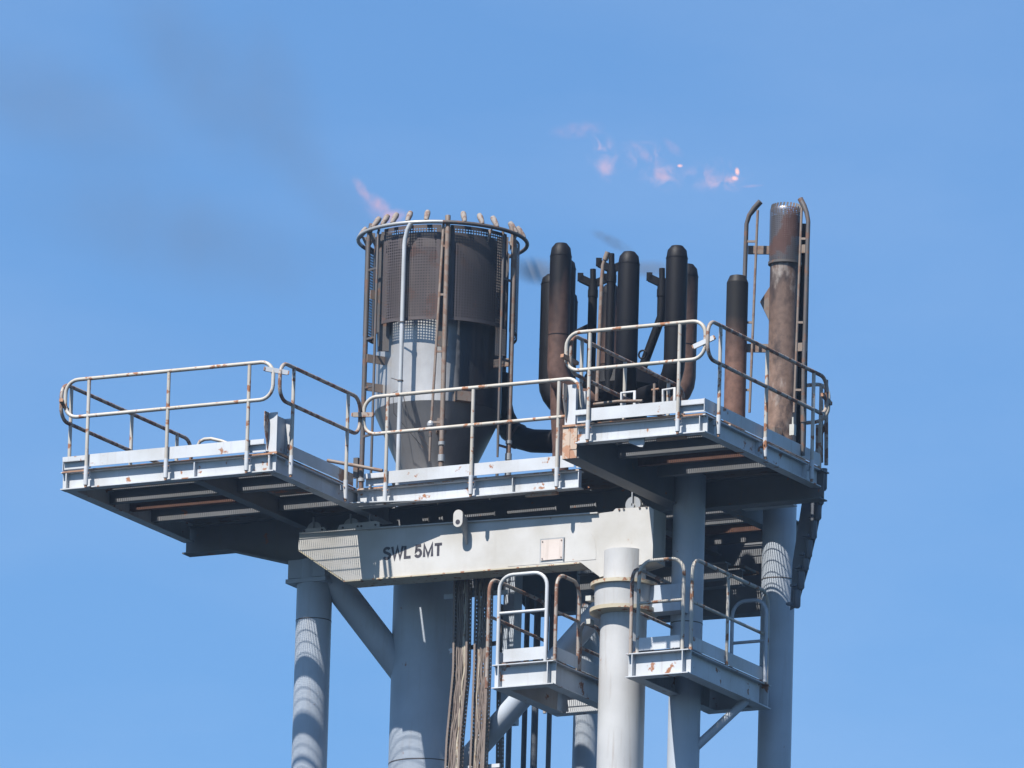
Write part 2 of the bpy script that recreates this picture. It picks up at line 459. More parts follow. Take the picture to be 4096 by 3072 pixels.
mb = MB().box((3.852, -.004, -.372), (3.945, .011, .016)).box((3.947, -.004, -.372), (4.038, .011, -.262)).box((3.947, -.004, -.258), (4.038, .011, .016)).box((3.94, -.010, -.37), (3.95, -.0045, .01)).box((3.951, -.010, -.268), (4.037, -.0045, -.252))
part('girder_end_plate', mb, RUSTPLATE, RW, 'rust-stained end plate of the box girder')
for y in (1.0, 2.01):
    part('joist', MB().joist((4.07, y, -.002), (5.66, y, -.002)), SECOND, RW)
part('joist', MB().joist((4.07, 1.51, -.002), (5.66, 1.51, -.002), .14), RUSTD, RW, 'rust red beam under the grating')
part('grating', grating(4.07, 5.70, .02, 1.0), GRATE, RW)
part('grating', grating(4.45, 5.70, 1.01, 1.99), GRATE, RW)
part('floor_plate', MB().prism([(4.03, 1.008), (4.44, 1.008), (4.44, 2.0), (5.70, 2.0), (5.70, 3.1), (4.03, 3.1)], 'z', .022, .03), DARKST, RW)
part('rusty_edge', MB().box((4.06, -.069, -.012), (5.70, -.0665, .006)).box((4.06, -.0664, .0005), (5.70, .012, .006)), RUST, RW, 'rust brown strip along the front edge of the deck')
part('rusty_edge', MB().box((5.685, .6, .004), (5.73, 3.0, .022)), RUSTPLATE, RW, 'flaking strip along the side edge of the deck')
mb = MB(); toe_x(mb, 4.06, 5.735, -.10, .2, .34); part('kick_plate', mb, WHITE, RW)
mb = MB(); toe_y(mb, 5.735, -.10, 2.95); part('kick_plate', mb, DECK, RW)
part('padeye', MB().prism([(4.72, -.215), (4.92, -.215), (4.92, -.27), (4.90, -.315), (4.86, -.31), (4.72, -.25)], 'y', -.01, .01).tube([(4.885, -.0115, -.285), (4.885, -.0105, -.285)], .014), WHITE, RW)
part('hanger_strip', MB().box((5.06, .03, -.25), (5.44, .07, -.217)), RUST, RW, 'orange rusted angle under the front beam')
part('bolt_row', MB().box((4.5, -.03, .024), (5.4, -.01, .03)), RUST, RW)

# centre deck, main girders and the rear deck ---------------------------
CD = thing('service_platform', 'recessed centre deck behind the white crane jib, carrying the wide flare drum', 'platform', (1.9, 3.3, 0))
ipart(CD, (.069, 2.05, 0), (3.05, 2.05, 0))
part('end_stiffener', MB().box((3.036, 1.99, -.2), (3.046, 2.0425, -.0145)), DECK, CD)
part('end_stiffener', MB().box((2.16, 1.99, -.2), (2.17, 2.0425, -.0145)), DECK, CD)
part('rusty_edge', MB().box((.1, 1.981, -.012), (3.04, 1.9833, .006)).box((.1, 1.9834, .0005), (3.04, 2.055, .006)), RUSTPLATE, CD, 'tan rusted strip along the front edge of the centre deck')
mb = MB(); toe_x(mb, .20, 3.30, 1.95, .30, .30); part('kick_plate', mb, WHITE, CD)
part('floor_plate', MB().box((.08, 2.06, .022), (3.84, 2.89, .030)).box((.08, 2.95, .022), (3.84, 3.09, .030)), DARKST, CD)
e0 = .08
for a, b in ((.38, .46), (.60, .65), (.82, 1.35), (1.52, 2.17), (2.36, 2.70)):
    part('floor_plate', MB().box((e0, 2.891, .022), (a-.002, 2.949, .030)), DARKST, CD); e0 = b+.008
    part('grating', grating(a, b, 2.897, 2.944), GRATE, CD)
part('floor_plate', MB().box((e0, 2.891, .022), (3.84, 2.949, .030)), DARKST, CD)
part('hanger_strip', MB().box((2.30, 2.07, -.25), (2.72, 2.12, -.217)), RUSTPLATE, CD, 'rust-edged angle under the centre beam')
# row girder, deeper between the legs
prof = [(-2.80, -.02), (5.74, -.02), (5.74, -.335), (3.3, -.335), (2.6, -.56), (-1.35, -.56), (-2.17, -.335), (-2.80, -.335)]
part('main_girder', MB().prism(prof, 'y', 3.055, 3.07), SECOND, CD)
fl = MB()
for (a, b) in zip(prof[2:], prof[3:]):
    fl.bar((a[0], 3.0625, a[1]-.0085), (b[0], 3.0625, b[1]-.0085), .20, .016)
fl.box((-2.82, 2.965, -.019), (5.76, 3.16, -.004))
part('girder_flange', fl, SECOND, CD)
part('grating', grating(-1.15, 4.18, 3.17, 5.72), GRATE, CD)
part('grating', grating(4.25, 5.0, 3.17, 3.745), GRATE, CD)
part('floor_plate', MB().box((4.30, 3.85, .01), (4.8, 4.4, .02)), DARKST, CD)  # unseen plate added to keep sun off the far right column's top
part('edge_beam', MB().ibeam((4.32, 3.80, -.004), (5.0, 3.80, -.004), .2, BW), DECK, CD)
for y in (3.55, 4.05, 4.53, 5.0, 5.52):
    part('joist', MB().joist((-1.1, y, -.002), (4.15, y, -.002)), RUSTD if y == 5.0 else SECOND, CD)
for x, d in ((-1.15, .2), (.2, .24), (1.9, .3), (3.0, .24), (4.22, .25)):
    ipart(CD, (x, 3.18, -.004), (x, 5.75, -.004), d, BW, m=SECOND)
rp = [(-1.2, -.02), (4.04, -.02), (4.04, -.30), (3.62, -.30), (3.60, -.97), (2.2, -.95), (1.9, -.78), (.5, -.75), (.2, -.42), (-1.2, -.40)]
part('main_girder', MB().prism(rp, 'y', 5.85, 5.865), SECOND, CD)
fl = MB()
for (a, b) in zip(rp[2:], rp[3:]): fl.bar((a[0], 5.8575, a[1]-.0085), (b[0], 5.8575, b[1]-.0085), .2, .016)
part('girder_flange', fl, SECOND, CD)

# lower cross beams seen behind the right columns
LD = thing('lower_beam_frame', 'dark lower beam frame half hidden behind the right columns', 'beam frame', (2.8, 5.2, -.8))
part('grating', grating(2.6, 3.58, 5.35, 5.75, z=-.52), GRATE, LD)
for y in (4.9, 5.3): part('cross_beam', MB().ibeam((1.6, y, -.55), (3.58, y, -.55), .2, .14), SECOND, LD)
part('cross_beam', MB().ibeam((2.55, 4.98, -.55), (2.55, 5.8, -.55), .16, .12), DECK, LD)

# ------------------------------------------------------------------ guardrails


def loop_path(ax, c, a, b, z0, z1, rc=.165, k=6):
    pts = []
    for (tx, tz, s) in ((b-rc, z1-rc, 0), (a+rc, z1-rc, 90), (a+rc, z0+rc, 180), (b-rc, z0+rc, 270)):
        for i in range(k+1):
            an = math.radians(s+90*i/k); p = (tx+rc*math.cos(an), tz+rc*math.sin(an))
            pts.append((p[0], c, p[1]) if ax == 'x' else (c, p[0], p[1]))
    return pts


def guardrail(label, ax, c, a, b, posts, z=0, mrail=None, mpost=None, top=1.095, mid=.64, open_end=False, zfoot=-.2):
    mid_pt = (a+b)/2
    t = thing('guardrail', label, 'guardrail', (mid_pt, c, z) if ax == 'x' else (c, mid_pt, z), 'guardrail panels round the platforms')
    part('rail_loop', MB().tube(loop_path(ax, c, a, b, z+mid, z+top), .0232, 10, closed=True), mrail or RAILP, t)
    for q in posts:
        x, y = (q, c) if ax == 'x' else (c, q)
        p = part('post', MB().tube([(x, y, z-.01), (x, y, z+top-.02)], .0222, 10), mpost or RAILP, t)
        s = part('socket', MB().tube([(x, y, z+zfoot), (x, y, z+.03)], .0275, 12), DECK, p)
        part('foot_bolt', MB().tube([(x, y, z+zfoot-.028), (x, y, z+zfoot-.001)], .018, 8), RUST, p)
        n = V((0, -1, 0)) if ax == 'x' else V((1, 0, 0)); tn = V((1, 0, 0)) if ax == 'x' else V((0, 1, 0))
        part('bracket_bolt', MB().tube([V((x, y, z-.06))-tn*.042, V((x, y, z-.06))+tn*.042], .007, 6), RUST, p)
        part('bracket', MB().bar(V((x, y, z-.06))-n*.027, V((x, y, z-.06))-n*.062, .05, .06), DECK, p)
    return t


guardrail('long rust-spotted guardrail along the front of the left platform', 'x', -.13, -2.735, .062, (-2.42, -1.342, -.26))
guardrail('guardrail beside the white stub post on the inner side of the left platform', 'y', .13, -.09, 1.93, (.25, 1.62), mrail=RAILR)
guardrail('brown guardrail along the outer left side of the left platform', 'y', -2.83, -.06, 3.16, (.18, 1.67, 2.8), mrail=RAILR, zfoot=-.04)
solo('bent_rail', MB().tube([at(u, v, y=3.2) for u, v in ((788, 1810), (790, 1785), (800, 1766), (818, 1757), (845, 1755), (885, 1764), (960, 1792))], .0215, 10), RAILP, 'pale bent rail end just above the kick plate behind the left platform', 'rail', at(845, 1755, y=3.2), 'bent rails behind the kick plates')
guardrail('guardrail crossing in front of the wide flare drum', 'x', 1.92, .186, 3.065, (.504, 1.65, 2.79))
guardrail('guardrail along the front of the right platform, in front of the black burner tubes', 'x', -.13, 3.935, 5.745, (4.243, 5.411))
guardrail('guardrail along the right side of the right platform, below the slim flare tube', 'y', 5.79, -.16, 2.99, (.17, 1.395, 2.632), mrail=RAILR)
guardrail('rust brown guardrail along the inner side of the right platform, passing behind the front rail', 'y', 3.97, -.09, 2.85, (.2, 1.315, 2.45), mrail=RAILR)
guardrail('short pale guardrail seen end-on at the rear right corner above the stair', 'x', 3.22, 5.10, 5.70, (5.3, 5.6))


def clamp(label, p, q, m=GALV):
    p, q = V(p), V(q); d = (q-p).normalized()
    t = thing('rail_clamp', label, 'rail clamp', (p+q)/2, 'clamps tying guardrail panels together')
    part('clamp_bar', MB().bar(p-d*.05, q+d*.05, .03, .055), m, t)
    part('clamp_bolt', MB().bar(p-d*.064, p-d*.051, .045, .04).bar(q+d*.051, q+d*.064, .045, .04), RUST, t)


clamp('pale clamp tying the two rails at the near corner of the left platform', (.02, -.16, .99), (.16, -.06, .97), WHITE)
clamp('dark clamp on the rail ends at the far left corner of the left platform', (-2.76, -.16, .83), (-2.80, .0, .80), DARKST)
clamp('rusty clamp tying rails in front of the left pilot pipes of the drum', (.115, 1.88, .885), (.27, 1.89, .875), RAILR)
clamp('tilted clamp tying the two rails at the near corner of the right platform', (5.66, -.16, .80), (5.81, -.14, .86), WHITE)
clamp('small rusty clamp on the left end of the right platform rails', (3.945, -.17, .80), (3.975, .0, .78), RUST)
clamp('dark clamp on the rail end at the far right corner above the stair', (5.78, 2.93, .87), (5.72, 3.20, .86), DARKST)

# ------------------------------------------------------------------ legs and braces


def leg(label, u, v, y, r, ztop, bands=(), m=LEGP, zbot=-39):
    p = at(u, v, y=y-r); x = p.x - r*.0  # axis lies r behind its visible front line
    x = at(u, v, y=y).x
    t = thing('tubular_column', label, 'column', (x, y, zbot), 'tubular columns of the tower')
    part('tube', MB().lathe((x, y, 0), [(r, zbot), (r, ztop)], 48), m, t)
    for zb in bands: part('weld_seam', MB().lathe((x, y, 0), [(r+.003, zb-.006), (r+.003, zb+.006)], 48), DARKST, t)
    return t, x


L1, xl1 = leg('grey column under the left platform, striped by light falling through the grating', 1260, 2300, 3.06, .213, -.57, (-1.30, -3.4))
RI, xri = leg('thick grey riser column carrying the wide flare drum', 1716, 2400, 3.8, .43, .437, (-3.0,))
CR, xcr = leg('grey column just right of the crane post, rising to the right platform', 2750, 2334, 2.72, .19, -.01, (-1.8,))
R1, xr1 = leg('grey column at the far right, striped by light falling through the grating', 3114, 2262, 4.2, .2, -.03, (-1.0,))
RB, xrb = leg('dark dappled column half hidden behind the pale crane post', 2345, 2900, 5.6, .16, -.05)


def brace(label, p, q, r, m=LEGP):
    t = thing('brace', label, 'brace', (V(p)+V(q))/2, 'diagonal braces between the columns')
    part('tube', MB().tube([p, q], r, 36), m, t)
    return t


pa, pb = at(1378, 2380, y=3.25), at(1569, 2629, y=3.6)
d = pb-pa
brace('dark diagonal brace running down from the left column to the thick riser', pa-d*.55, pb+d*.75, .172)
pa, pb = at(2045, 2840, y=3.08), at(2301, 2551, y=3.0)
d = pb-pa
brace('diagonal brace with a sunlit belly running up behind the crane post', pa-d*1.5, pb+d*.75, .132)
# head brackets
part('head_box', MB().box((xl1-.26, 2.86, -.80), (xl1+.24, 3.26, -.575)).box((xl1-.28, 2.84, -.86), (xl1+.26, 3.28, -.81)), LEGP, L1)

# ------------------------------------------------------------------ crane
YB = 2.25
CRN = thing('davit_crane', 'cream white davit crane with lettered jib slung under the centre deck', 'crane', (3.5, 2.33, -9))
outl = [(-.815, -.42), (-.825, -.60), (-.176, -1.04), (2.97, -1.062), (3.22, -1.25), (3.92, -1.112), (3.92, -.49), (3.2, -.49)]
jib = part('jib', MB().prism(outl, 'y', YB, YB+.30), CRANE, CRN)
# edges of the jib plates
eb = MB()
eb.bar((-.176, YB+.14, -1.0505), (2.97, YB+.14, -1.0725), .36, .016)
part('bottom_flange', eb, CRANEEDGE, CRN)
eb = MB().bar((-.826, YB+.15, -.609), (-.18, YB+.15, -1.0515), .312, .014)
part('nose_flange', eb, CRANEEDGE, CRN)
eb = MB().bar((-.80, YB+.14, -.413), (3.19, YB+.14, -.483), .35, .014)
part('top_flange', eb, CRANE, CRN)
hp = [(3.21, -.487), (3.385, -.48), (3.42, -.448), (3.87, -.462), (3.925, -.50), (3.925, -1.12), (3.23, -1.262), (3.205, -1.15)]
part('head_plate', MB().prism(hp, 'y', YB-.014, YB-.002).prism(hp, 'y', YB+.302, YB+.314), CRANE, CRN)
# thin doubler with a rounded corner along the jib
db = [(2.0, -.53), (2.75, -.525)]+[(2.75+.42*math.sin(a), -.525-.42*(1-math.cos(a))) for a in [i*math.pi/16 for i in range(1, 9)]]+[(3.17, -1.04), (2.0, -1.035)]
part('doubler_plate', MB().prism(db, 'y', YB-.004, YB-.0005), CRANE, CRN)
pl = part('name_plate', MB().box((2.445, YB-.018, -1.00), (2.735, YB-.006, -.755)), PLATEM, CRN, 'pale square plate bolted to the jib')
part('plate_frame', MB().box((2.425, YB-.0055, -1.02), (2.755, YB-.0045, -.735)).box((2.735, YB-.026, -1.01), (2.75, YB-.0055, -.745)), GALV, pl)
pb_ = MB()
for x in (2.465, 2.715):
    for z in (-.775, -.98): pb_.tube([(x, YB-.024, z), (x, YB-.0181, z)], .008, 8)
part('plate_bolt', pb_, DARKST, pl)
# hanging lug
lg = [(.055*math.cos(a), .055*math.sin(a)) for a in [math.pi+i*math.pi/8 for i in range(9)]]
lp = [(1.44+x, -.49+z) for x, z in lg]+[(1.495, -.40), (1.385, -.40)]
lp = [(1.415+.062*math.cos(math.pi+i*math.pi/8), -.485+.062*math.sin(math.pi+i*math.pi/8)) for i in range(9)]+[(1.415+.062*math.cos(i*math.pi/8), -.40+.062*math.sin(i*math.pi/8)) for i in range(9)]
lug = part('lug', MB().prism(lp, 'y', YB-.19, YB-.165), CRANE, CRN)
part('pin_hole', MB().tube([(1.415, YB-.1925, -.487), (1.415, YB-.1905, -.487)], .03, 16), INK, lug)
part('lug_arm', MB().prism([(YB-.164, -.36), (YB-.001, -.43), (YB-.001, -.72), (YB-.03, -.72), (YB-.164, -.53)], 'x', 1.435, 1.455), CRANE, lug)
# sheaves and bolts along the top of the jib


def sheave(x, z, r):
    s = part('sheave', MB().tube([(x, YB+.02, z), (x, YB+.06, z)], r, 24).tube([(x, YB+.10, z), (x, YB+.2, z)], r*.9, 24), GALV, CRN)
    part('sheave_pin', MB().tube([(x, YB-.01, z-.02), (x, YB+.0195, z-.02)], .03, 12).box((x-.007, YB-.01, z-.02), (x+.007, YB+.01, z+.15)), GALV, s)


sheave(-.63, -.375, .10); sheave(-.13, -.375, .105); sheave(.13, -.40, .07); sheave(3.63, -.41, .10)
cb = MB()
for x in (-.74, -.5, -.42, -.22, -.02, .03, .22, 3.47, 3.53, 3.74, 3.83):
    z = -.39 if x < 1 else -.465
    cb.tube([(x, YB-.026, z), (x, YB-.015, z)], .013, 8)
part('sheave_bracket', MB().prism([(-.78, -.405), (-.72, -.36), (-.48, -.36), (-.44, -.405)], 'y', YB-.012, YB+.0).prism([(-.3, -.41), (-.27, -.35), (.22, -.34), (.27, -.36), (.27, -.415)], 'y', YB-.012, YB), CRANE, CRN)
part('bracket_bolts', cb, DARKST, CRN)
# post with its slewing collar
XP, YP = 3.515, 2.33
part('post', MB().lathe((XP, YP, 0), [(.275, -39), (.275, -1.74)], 56), POSTP, CRN)
part('sleeve', MB().lathe((XP, YP, 0), [(.25, -1.33), (.25, -.96)], 56), POSTP, CRN)
part('slewing_collar', MB().lathe((XP, YP, 0), [(.345, -1.665), (.355, -1.395)], 56), POSTP, CRN)
part('collar_flange', MB().lathe((XP, YP, 0), [(.40, -1.394), (.40, -1.352), (.30, -1.331)], 56), CRANEEDGE, CRN)
part('collar_flange', MB().lathe((XP, YP, 0), [(.30, -1.739), (.405, -1.712), (.405, -1.666)], 56), CRANEEDGE, CRN)
cbx = MB()
for zz in (-1.52, -1.80):
    cbx.box((XP-.43, YP-.16, zz-.03), (XP-.36, YP-.06, zz+.03))
part('collar_cleat', cbx, LIGHTBOX, CRN)
part('weld_bead', MB().tube([(XP-.271, YP-.06, -1.76), (XP-.271, YP-.06, -12)], .006, 6), CRANEEDGE, CRN)
part('tie_plate', MB().box((XP+.30, YP-.02, -1.72), (xcr+.12, YP+.20, -1.40)), LEGP, CRN)
# lettering: flat strokes of the stencilled letters, (x, z) in cap heights


def ribbon(mb, pts, wd, y):
    n = len(pts); P2 = [V((p[0], p[1])) for p in pts]; L = []; Rr = []
    for i in range(n):
        d0 = (P2[i]-P2[i-1]).normalized() if i else (P2[1]-P2[0]).normalized()
        d1 = (P2[i+1]-P2[i]).normalized() if i < n-1 else d0
        n0 = V((-d0.y, d0.x)); n1 = V((-d1.y, d1.x)); m = (n0+n1)
        m = m.normalized() if m.length > .05 else n0
        k = min(1/max(.35, m.dot(n0)), 2.2)
        L.append(P2[i]+m*wd/2*k); Rr.append(P2[i]-m*wd/2*k)
    vs = [(p.x, y, p.y) for p in L]+[(p.x, y, p.y) for p in Rr]
    mb.add(vs, [(i, n+i, n+i+1, i+1) for i in range(n-1)])


def arc(cx, cz, rx, rz, a0, a1, k=10):
    return [(cx+rx*math.cos(math.radians(a0+(a1-a0)*i/k)), cz+rz*math.sin(math.radians(a0+(a1-a0)*i/k))) for i in range(k+1)]


GL = {'S': (.62, [arc(.31, .72, .22, .20, 25, 180, 9)+arc(.31, .72, .22, .17, 190, 250, 4)+arc(.31, .29, .24, .21, 60, -90, 9)[1:]+arc(.31, .29, .25, .21, -90, -160, 6)[1:]]),
      'W': (.92, [[(.04, 1), (.25, .03), (.46, .93), (.67, .03), (.88, 1)]]),
      'L': (.56, [[(.10, 1), (.10, .07), (.54, .07)]]),
      '5': (.56, [[(.50, .93), (.15, .93), (.10, .50)]+arc(.27, .34, .22, .27, 120, -90, 10)+arc(.27, .34, .23, .27, -90, -155, 5)[1:]]),
      'M': (.80, [[(.09, 0), (.09, .97), (.40, .10), (.71, .97), (.71, 0)]]),
      'T': (.62, [[(.02, .93), (.60, .93)], [(.31, .86), (.31, 0)]])}
gm = MB(); cx = 0; seq = [('S', 0), ('W', 0), ('L', .0), ('5', .24), ('M', .05), ('T', .03)]
tot = sum(GL[c][0]+k+.05 for c, k in seq); kx = .80/tot; kz = .152
for c, k in seq:
    cx += k; wd, strokes = GL[c]
    for st in strokes:
        x0 = .325+cx*kx; ribbon(gm, [(x0+px*kx, -.823+pz*kz+(x0-.325)*-.012) for px, pz in st], .0335, YB-.0025)
    cx += wd+.05
part('lettering', gm, INK, CRN)

# ------------------------------------------------------------------ wide flare drum
AX, AY = .185, 3.8
tocam = -fh


def pol(phi, r, z):
    a = math.radians(phi); q = tocam*math.cos(a)*r + rt0*math.sin(a)*r
    return V((AX+q.x, AY+q.y, z))


DR = thing('flare_drum', 'wide steel flare drum with perforated wind shields and a nozzle ring on top', 'flare burner', (AX, AY, .6))
part('drum', MB().lathe((AX, AY, 0), [(.76, 1.305), (.76, 2.30)], 72), DRUMM, DR)
part('drum_top', MB().lathe((AX, AY, 0), [(.757, 2.302), (.757, 3.385)], 72), DRTOP, DR, 'dark upper part of the drum behind the wind shields')
part('drum_cone', MB().lathe((AX, AY, 0), [(.40, .50), (.765, 1.30)], 72), CONEM, DR)
bf = part('base_flange', MB().lathe((AX, AY, 0), [(.53, .44), (.53, .495)], 56), GALV, DR)
bb = MB()
for k in range(28):
    p = pol(k*360/28, .485, .4965); bb.tube([p, p+V((0, 0, .035))], .017, 6)
part('flange_bolts', bb, RUST, bf)
RP = .93


def panel(phi0, phi1, r0=RP, r1=RP, z0=2.262, z1=3.43, m=PANEL, label=None):
    o = part('wind_shield', MB().sheet(lambda a, b: pol(phi0+(phi1-phi0)*a, r0+(r1-r0)*a, z0+(z1-z0)*b), 20, 1, PW, PH), m, DR, label)
    e = MB()
    for ph, r in ((phi0, r0), (phi1, r1)): e.bar(pol(ph, r-.012, z0), pol(ph, r-.012, z1), .02, .022, up=rt0)
    for zz in (z0+.006, z1-.006): e.tube([pol(phi0+(phi1-phi0)*i/14, r0-.012+(r1-r0)*i/14, zz) for i in range(15)], .008, 6)
    part('stiffener_rim', e, DARKST, o)


panel(-49, -1.5); panel(6.5, 56)
panel(-82, -56, .83, .90, 2.18, 3.40, DARKST, 'plain dark blue-grey side shield')
panel(66, 112); panel(122, 170); panel(184, 232); panel(242, 275)
fin = MB()
for ph in (-53, 2.5, 60, 118, 178, 236):
    fin.bar(pol(ph, .765, 2.35), pol(ph, .905, 2.35), .02, .08); fin.bar(pol(ph, .765, 3.2), pol(ph, .905, 3.2), .02, .08)
    fin.bar(pol(ph, .84, 1.95), pol(ph, .84, 3.42), .03, .13, up=rt0)
part('shield_frame', fin, DARKST, DR)
# ring
RR = 1.02
rp = part('ring_pipe', MB().tube([pol(-105+105*i/30, RR, 3.44) for i in range(31)], .024, 10), GALV, DR, 'silvery left part of the ring pipe')
part('ring_pipe', MB().tube([pol(255*i/60, RR, 3.44) for i in range(61)], .024, 10), DARKST, DR, 'burnt dark part of the ring pipe')
for ph in (-56, -46, -37, -25, -11.5, 15, 28, 40, 60.5, 75, 118, 150, 180, 210, 245, 270):
    p = pol(ph, RR, 3.455); q = pol(ph, RR-.075, 3.56); e = p+(q-p)*1.3
    nz = part('nozzle', MB().tube([p, p+(q-p)*.35, q, e], [.022, .032, .037, .030], 10), NOZ, DR)
for ph in (-76, -62, 36, 62, 140, 220):
    a, b, c = pol(ph, RR-.01, 3.42), pol(ph, RR-.10, 3.42), pol(ph, RR-.10, 3.25)
    n = (a-b).cross(V((0, 0, 1))).normalized()*.006
    part('ring_bracket', MB().add([a-n, b-n, c-n, a+n, b+n, c+n], [(0, 1, 2), (5, 4, 3), (0, 3, 4, 1), (1, 4, 5, 2), (2, 5, 3, 0)]), NOZ, DR)
# shell brackets on the drum
for ph, z, wd, hh, r1 in ((-60, 1.86, .02, .1, 1.0), (-62, 1.52, .02, .1, .98), (-58, 2.64, .02, .11, 1.0), (22, 1.36, .2, .12, .86), (60, 1.86, .03, .1, 1.0), (4, 1.0, .11, .15, .80)):
    part('shell_bracket', MB().bar(pol(ph, .6 if z < 1.1 else .75, z), pol(ph, r1, z), wd, hh), TANST, DR)
# smooth lift wires
wr = MB().tube([pol(-34, .80, 1.45), pol(-36, .92, 1.38), pol(-38, .85, 1.15), pol(-15, .62, .75)], .004, 5).tube([pol(-33, .78, 1.4), pol(-28, .75, 1.1), pol(-5, .6, .7)], .004, 5)
part('loose_wire', wr, DARKST, DR)


def pilot(label, pt, pn, mt, mn, rungs, zb=.18, ball=None, lean=0, zt=3.43):
    """A thick and a thin pipe side by side up the drum, tied with rungs."""
    t = thing('pilot_pipes', label, 'pilot pipes', pol(pt, 1.0, .1), 'pilot pipe pairs round the drum')
    part('gas_pipe', MB().tube([pol(pt, 1.0, zb), pol(pt, 1.0, zt-.12), pol(pt, .985, zt), pol(pt, .96, zt+.1)], [.03, .03, .03, .034], 12), mt, t)
    for j0, j1 in ((.20, .28), (.40, .44), (0, .1)): part('pipe_joint', MB().tube([pol(pt, 1.0, zb+j0), pol(pt, 1.0, zb+j1)], .041, 10), GALV, t)
    part('ignition_pipe', MB().tube([pol(pn-lean, .985, zb+.2), pol(pn-lean, .985, zb+.4), pol(pn, .985, zt-.05), pol(pn, .97, zt)], [.013, .0165, .0165, .0165], 10), mn, t)
    for z in rungs:
        f = (z-zb)/(zt-zb); part('rung', MB().bar(pol(pt, 1.0, z), pol(pn-lean*(1-f), .985, z), .02, .026), mn, t)
    if ball is not None:
        p = pol(pn-lean, .985, ball)
        b = part('junction_ball', MB().lathe(p, [(.012, -.05), (.03, -.04), (.042, -.015), (.042, .015), (.03, .04), (.012, .05)], 16), GALV, t)
        part('ball_stem', MB().tube([p-V((0, 0, .05)), p-V((0, 0, .13))], .014, 8).tube([p-V((0, 0, .09)), p-V((0, 0, .15))], .02, 8), DARKST, b)


pilot('pair of dark pilot pipes up the left edge of the drum', -63, -52, DARKST, DARKST, (.9, 1.5, 2.1, 2.95), zb=-.05)
pilot('brown pair of pilot pipes up the middle of the drum', 3.5, .5, TANST, TANST, (.98, 1.85, 2.55, 3.15), ball=.95, lean=5, zb=.30)
pilot('pair of pilot pipes up the right edge of the drum, thick one bent over', 59.5, 48, TANST, DARKST, (.8, 1.86, 2.85), ball=.55, lean=0, zb=.45)
t = thing('steam_pipe', 'bright silver pipe up the front left of the drum, bent in at the ring', 'pipe', pol(-27, 1.0, .1))
part('pipe', MB().tube([pol(-27, 1.0, -.02), pol(-27, 1.0, 3.17), pol(-26.5, 1.0, 3.25), pol(-24.5, 1.01, 3.36), pol(-22, 1.02, 3.43)], [.027, .027, .027, .029, .03], 14), painted('silver_pipe', (.55, .56, .57), rust=.72, rscale=9, streak=.1, rough=.4, metal=.35), t)
cl = MB()
for z in (1.50, 2.22): cl.tube([pol(-27, 1.0, z-.008), pol(-27, 1.0, z+.008)], .036, 12).bar(pol(-27.5, 1.0, z), pol(-35, .98, z+.05), .012, .012)
part('pipe_clip', cl, DARKST, t)
t2 = MB().tube([pol(-66, 1.03, .28), pol(-66, 1.03, .62)], .012, 6).box(pol(-67, 1.04, .4)-V((.03, .02, 0)), pol(-67, 1.04, .4)+V((.03, .02, .25)))
solo('junction_plate', t2, DARKST, 'small dark plate beside the foot of the left pilot pipes', 'plate', pol(-67, 1.04, .3))

# ------------------------------------------------------------------ multi-arm burner
HUB = at(2490, 1560, y=4.45)
BU = thing('burner_cluster', 'cluster of soot-black upright burner tubes rising from one hub', 'flare burner', (HUB.x, HUB.y, 0))
zc = HUB.z
part('hub', MB().lathe((HUB.x, HUB.y, 0), [(.30, -.2), (.30, zc-.25), (.46, zc-.12), (.50, zc), (.46, zc+.16), (.30, zc+.26), (.1, zc+.30)], 40), SOOTB, BU)


def arm(uc, vt, y, rad=.13, m=SOOT, vb=1560, cap=.12, bend=True, name='burner_tube'):
    top = at(uc, vt, y=y); x, zt = top.x, top.z
    zt -= .0; zb = zc+.05
    h = V((HUB.x, HUB.y, zc-.18)); b = V((x, y, zb)); d = V((h.x-b.x, h.y-b.y, 0)); L = d.length
    pts = []
    if bend and L > .3:
        d.normalize(); R = min(.34, L*.7)
        pts.append(h)
        for i in range(0, 7):
            a = math.radians(90*i/6); pts.append(V((x, y, 0))+d*(R-R*math.sin(a))+V((0, 0, zc-.18+R-R*math.cos(a))))
    else: pts.append(V((x, y, zc-.6)))
    r = [rad]*len(pts)
    for dz, k in ((cap, 1), (cap*.35, .88), (.012, .62), (0, .55)):
        pts.append(V((x, y, zt-dz))); r.append(rad*k)
    o = part(name, MB().tube(pts, r, 28), m, BU)
    part('cap_seam', MB().tube([V((x, y, zt-cap-.004)), V((x, y, zt-cap+.004))], rad+.0035, 28), SOOTB, o)
    part('weld_seam', MB().tube([V((x, y, zc+.55)), V((x, y, zc+.56))], rad+.003, 28), SOOTB, o)
    return o


arm(2245, 975, 3.75, m=SOOT, cap=.16)
arm(2213, 1100, 4.35, .145, m=SOOTB)
arm(2262, 1038, 5.1, m=SOOTB)
arm(2276, 1170, 5.35, .11, m=SOOTB)
arm(2517, 1009, 3.45, m=SOOTB, cap=.15)
arm(2443, 1142, 5.35, m=SOOT)
arm(2709, 985, 3.9, m=SOOTB, cap=.15)
arm(2751, 1059, 4.75, m=SOOT, cap=.15)


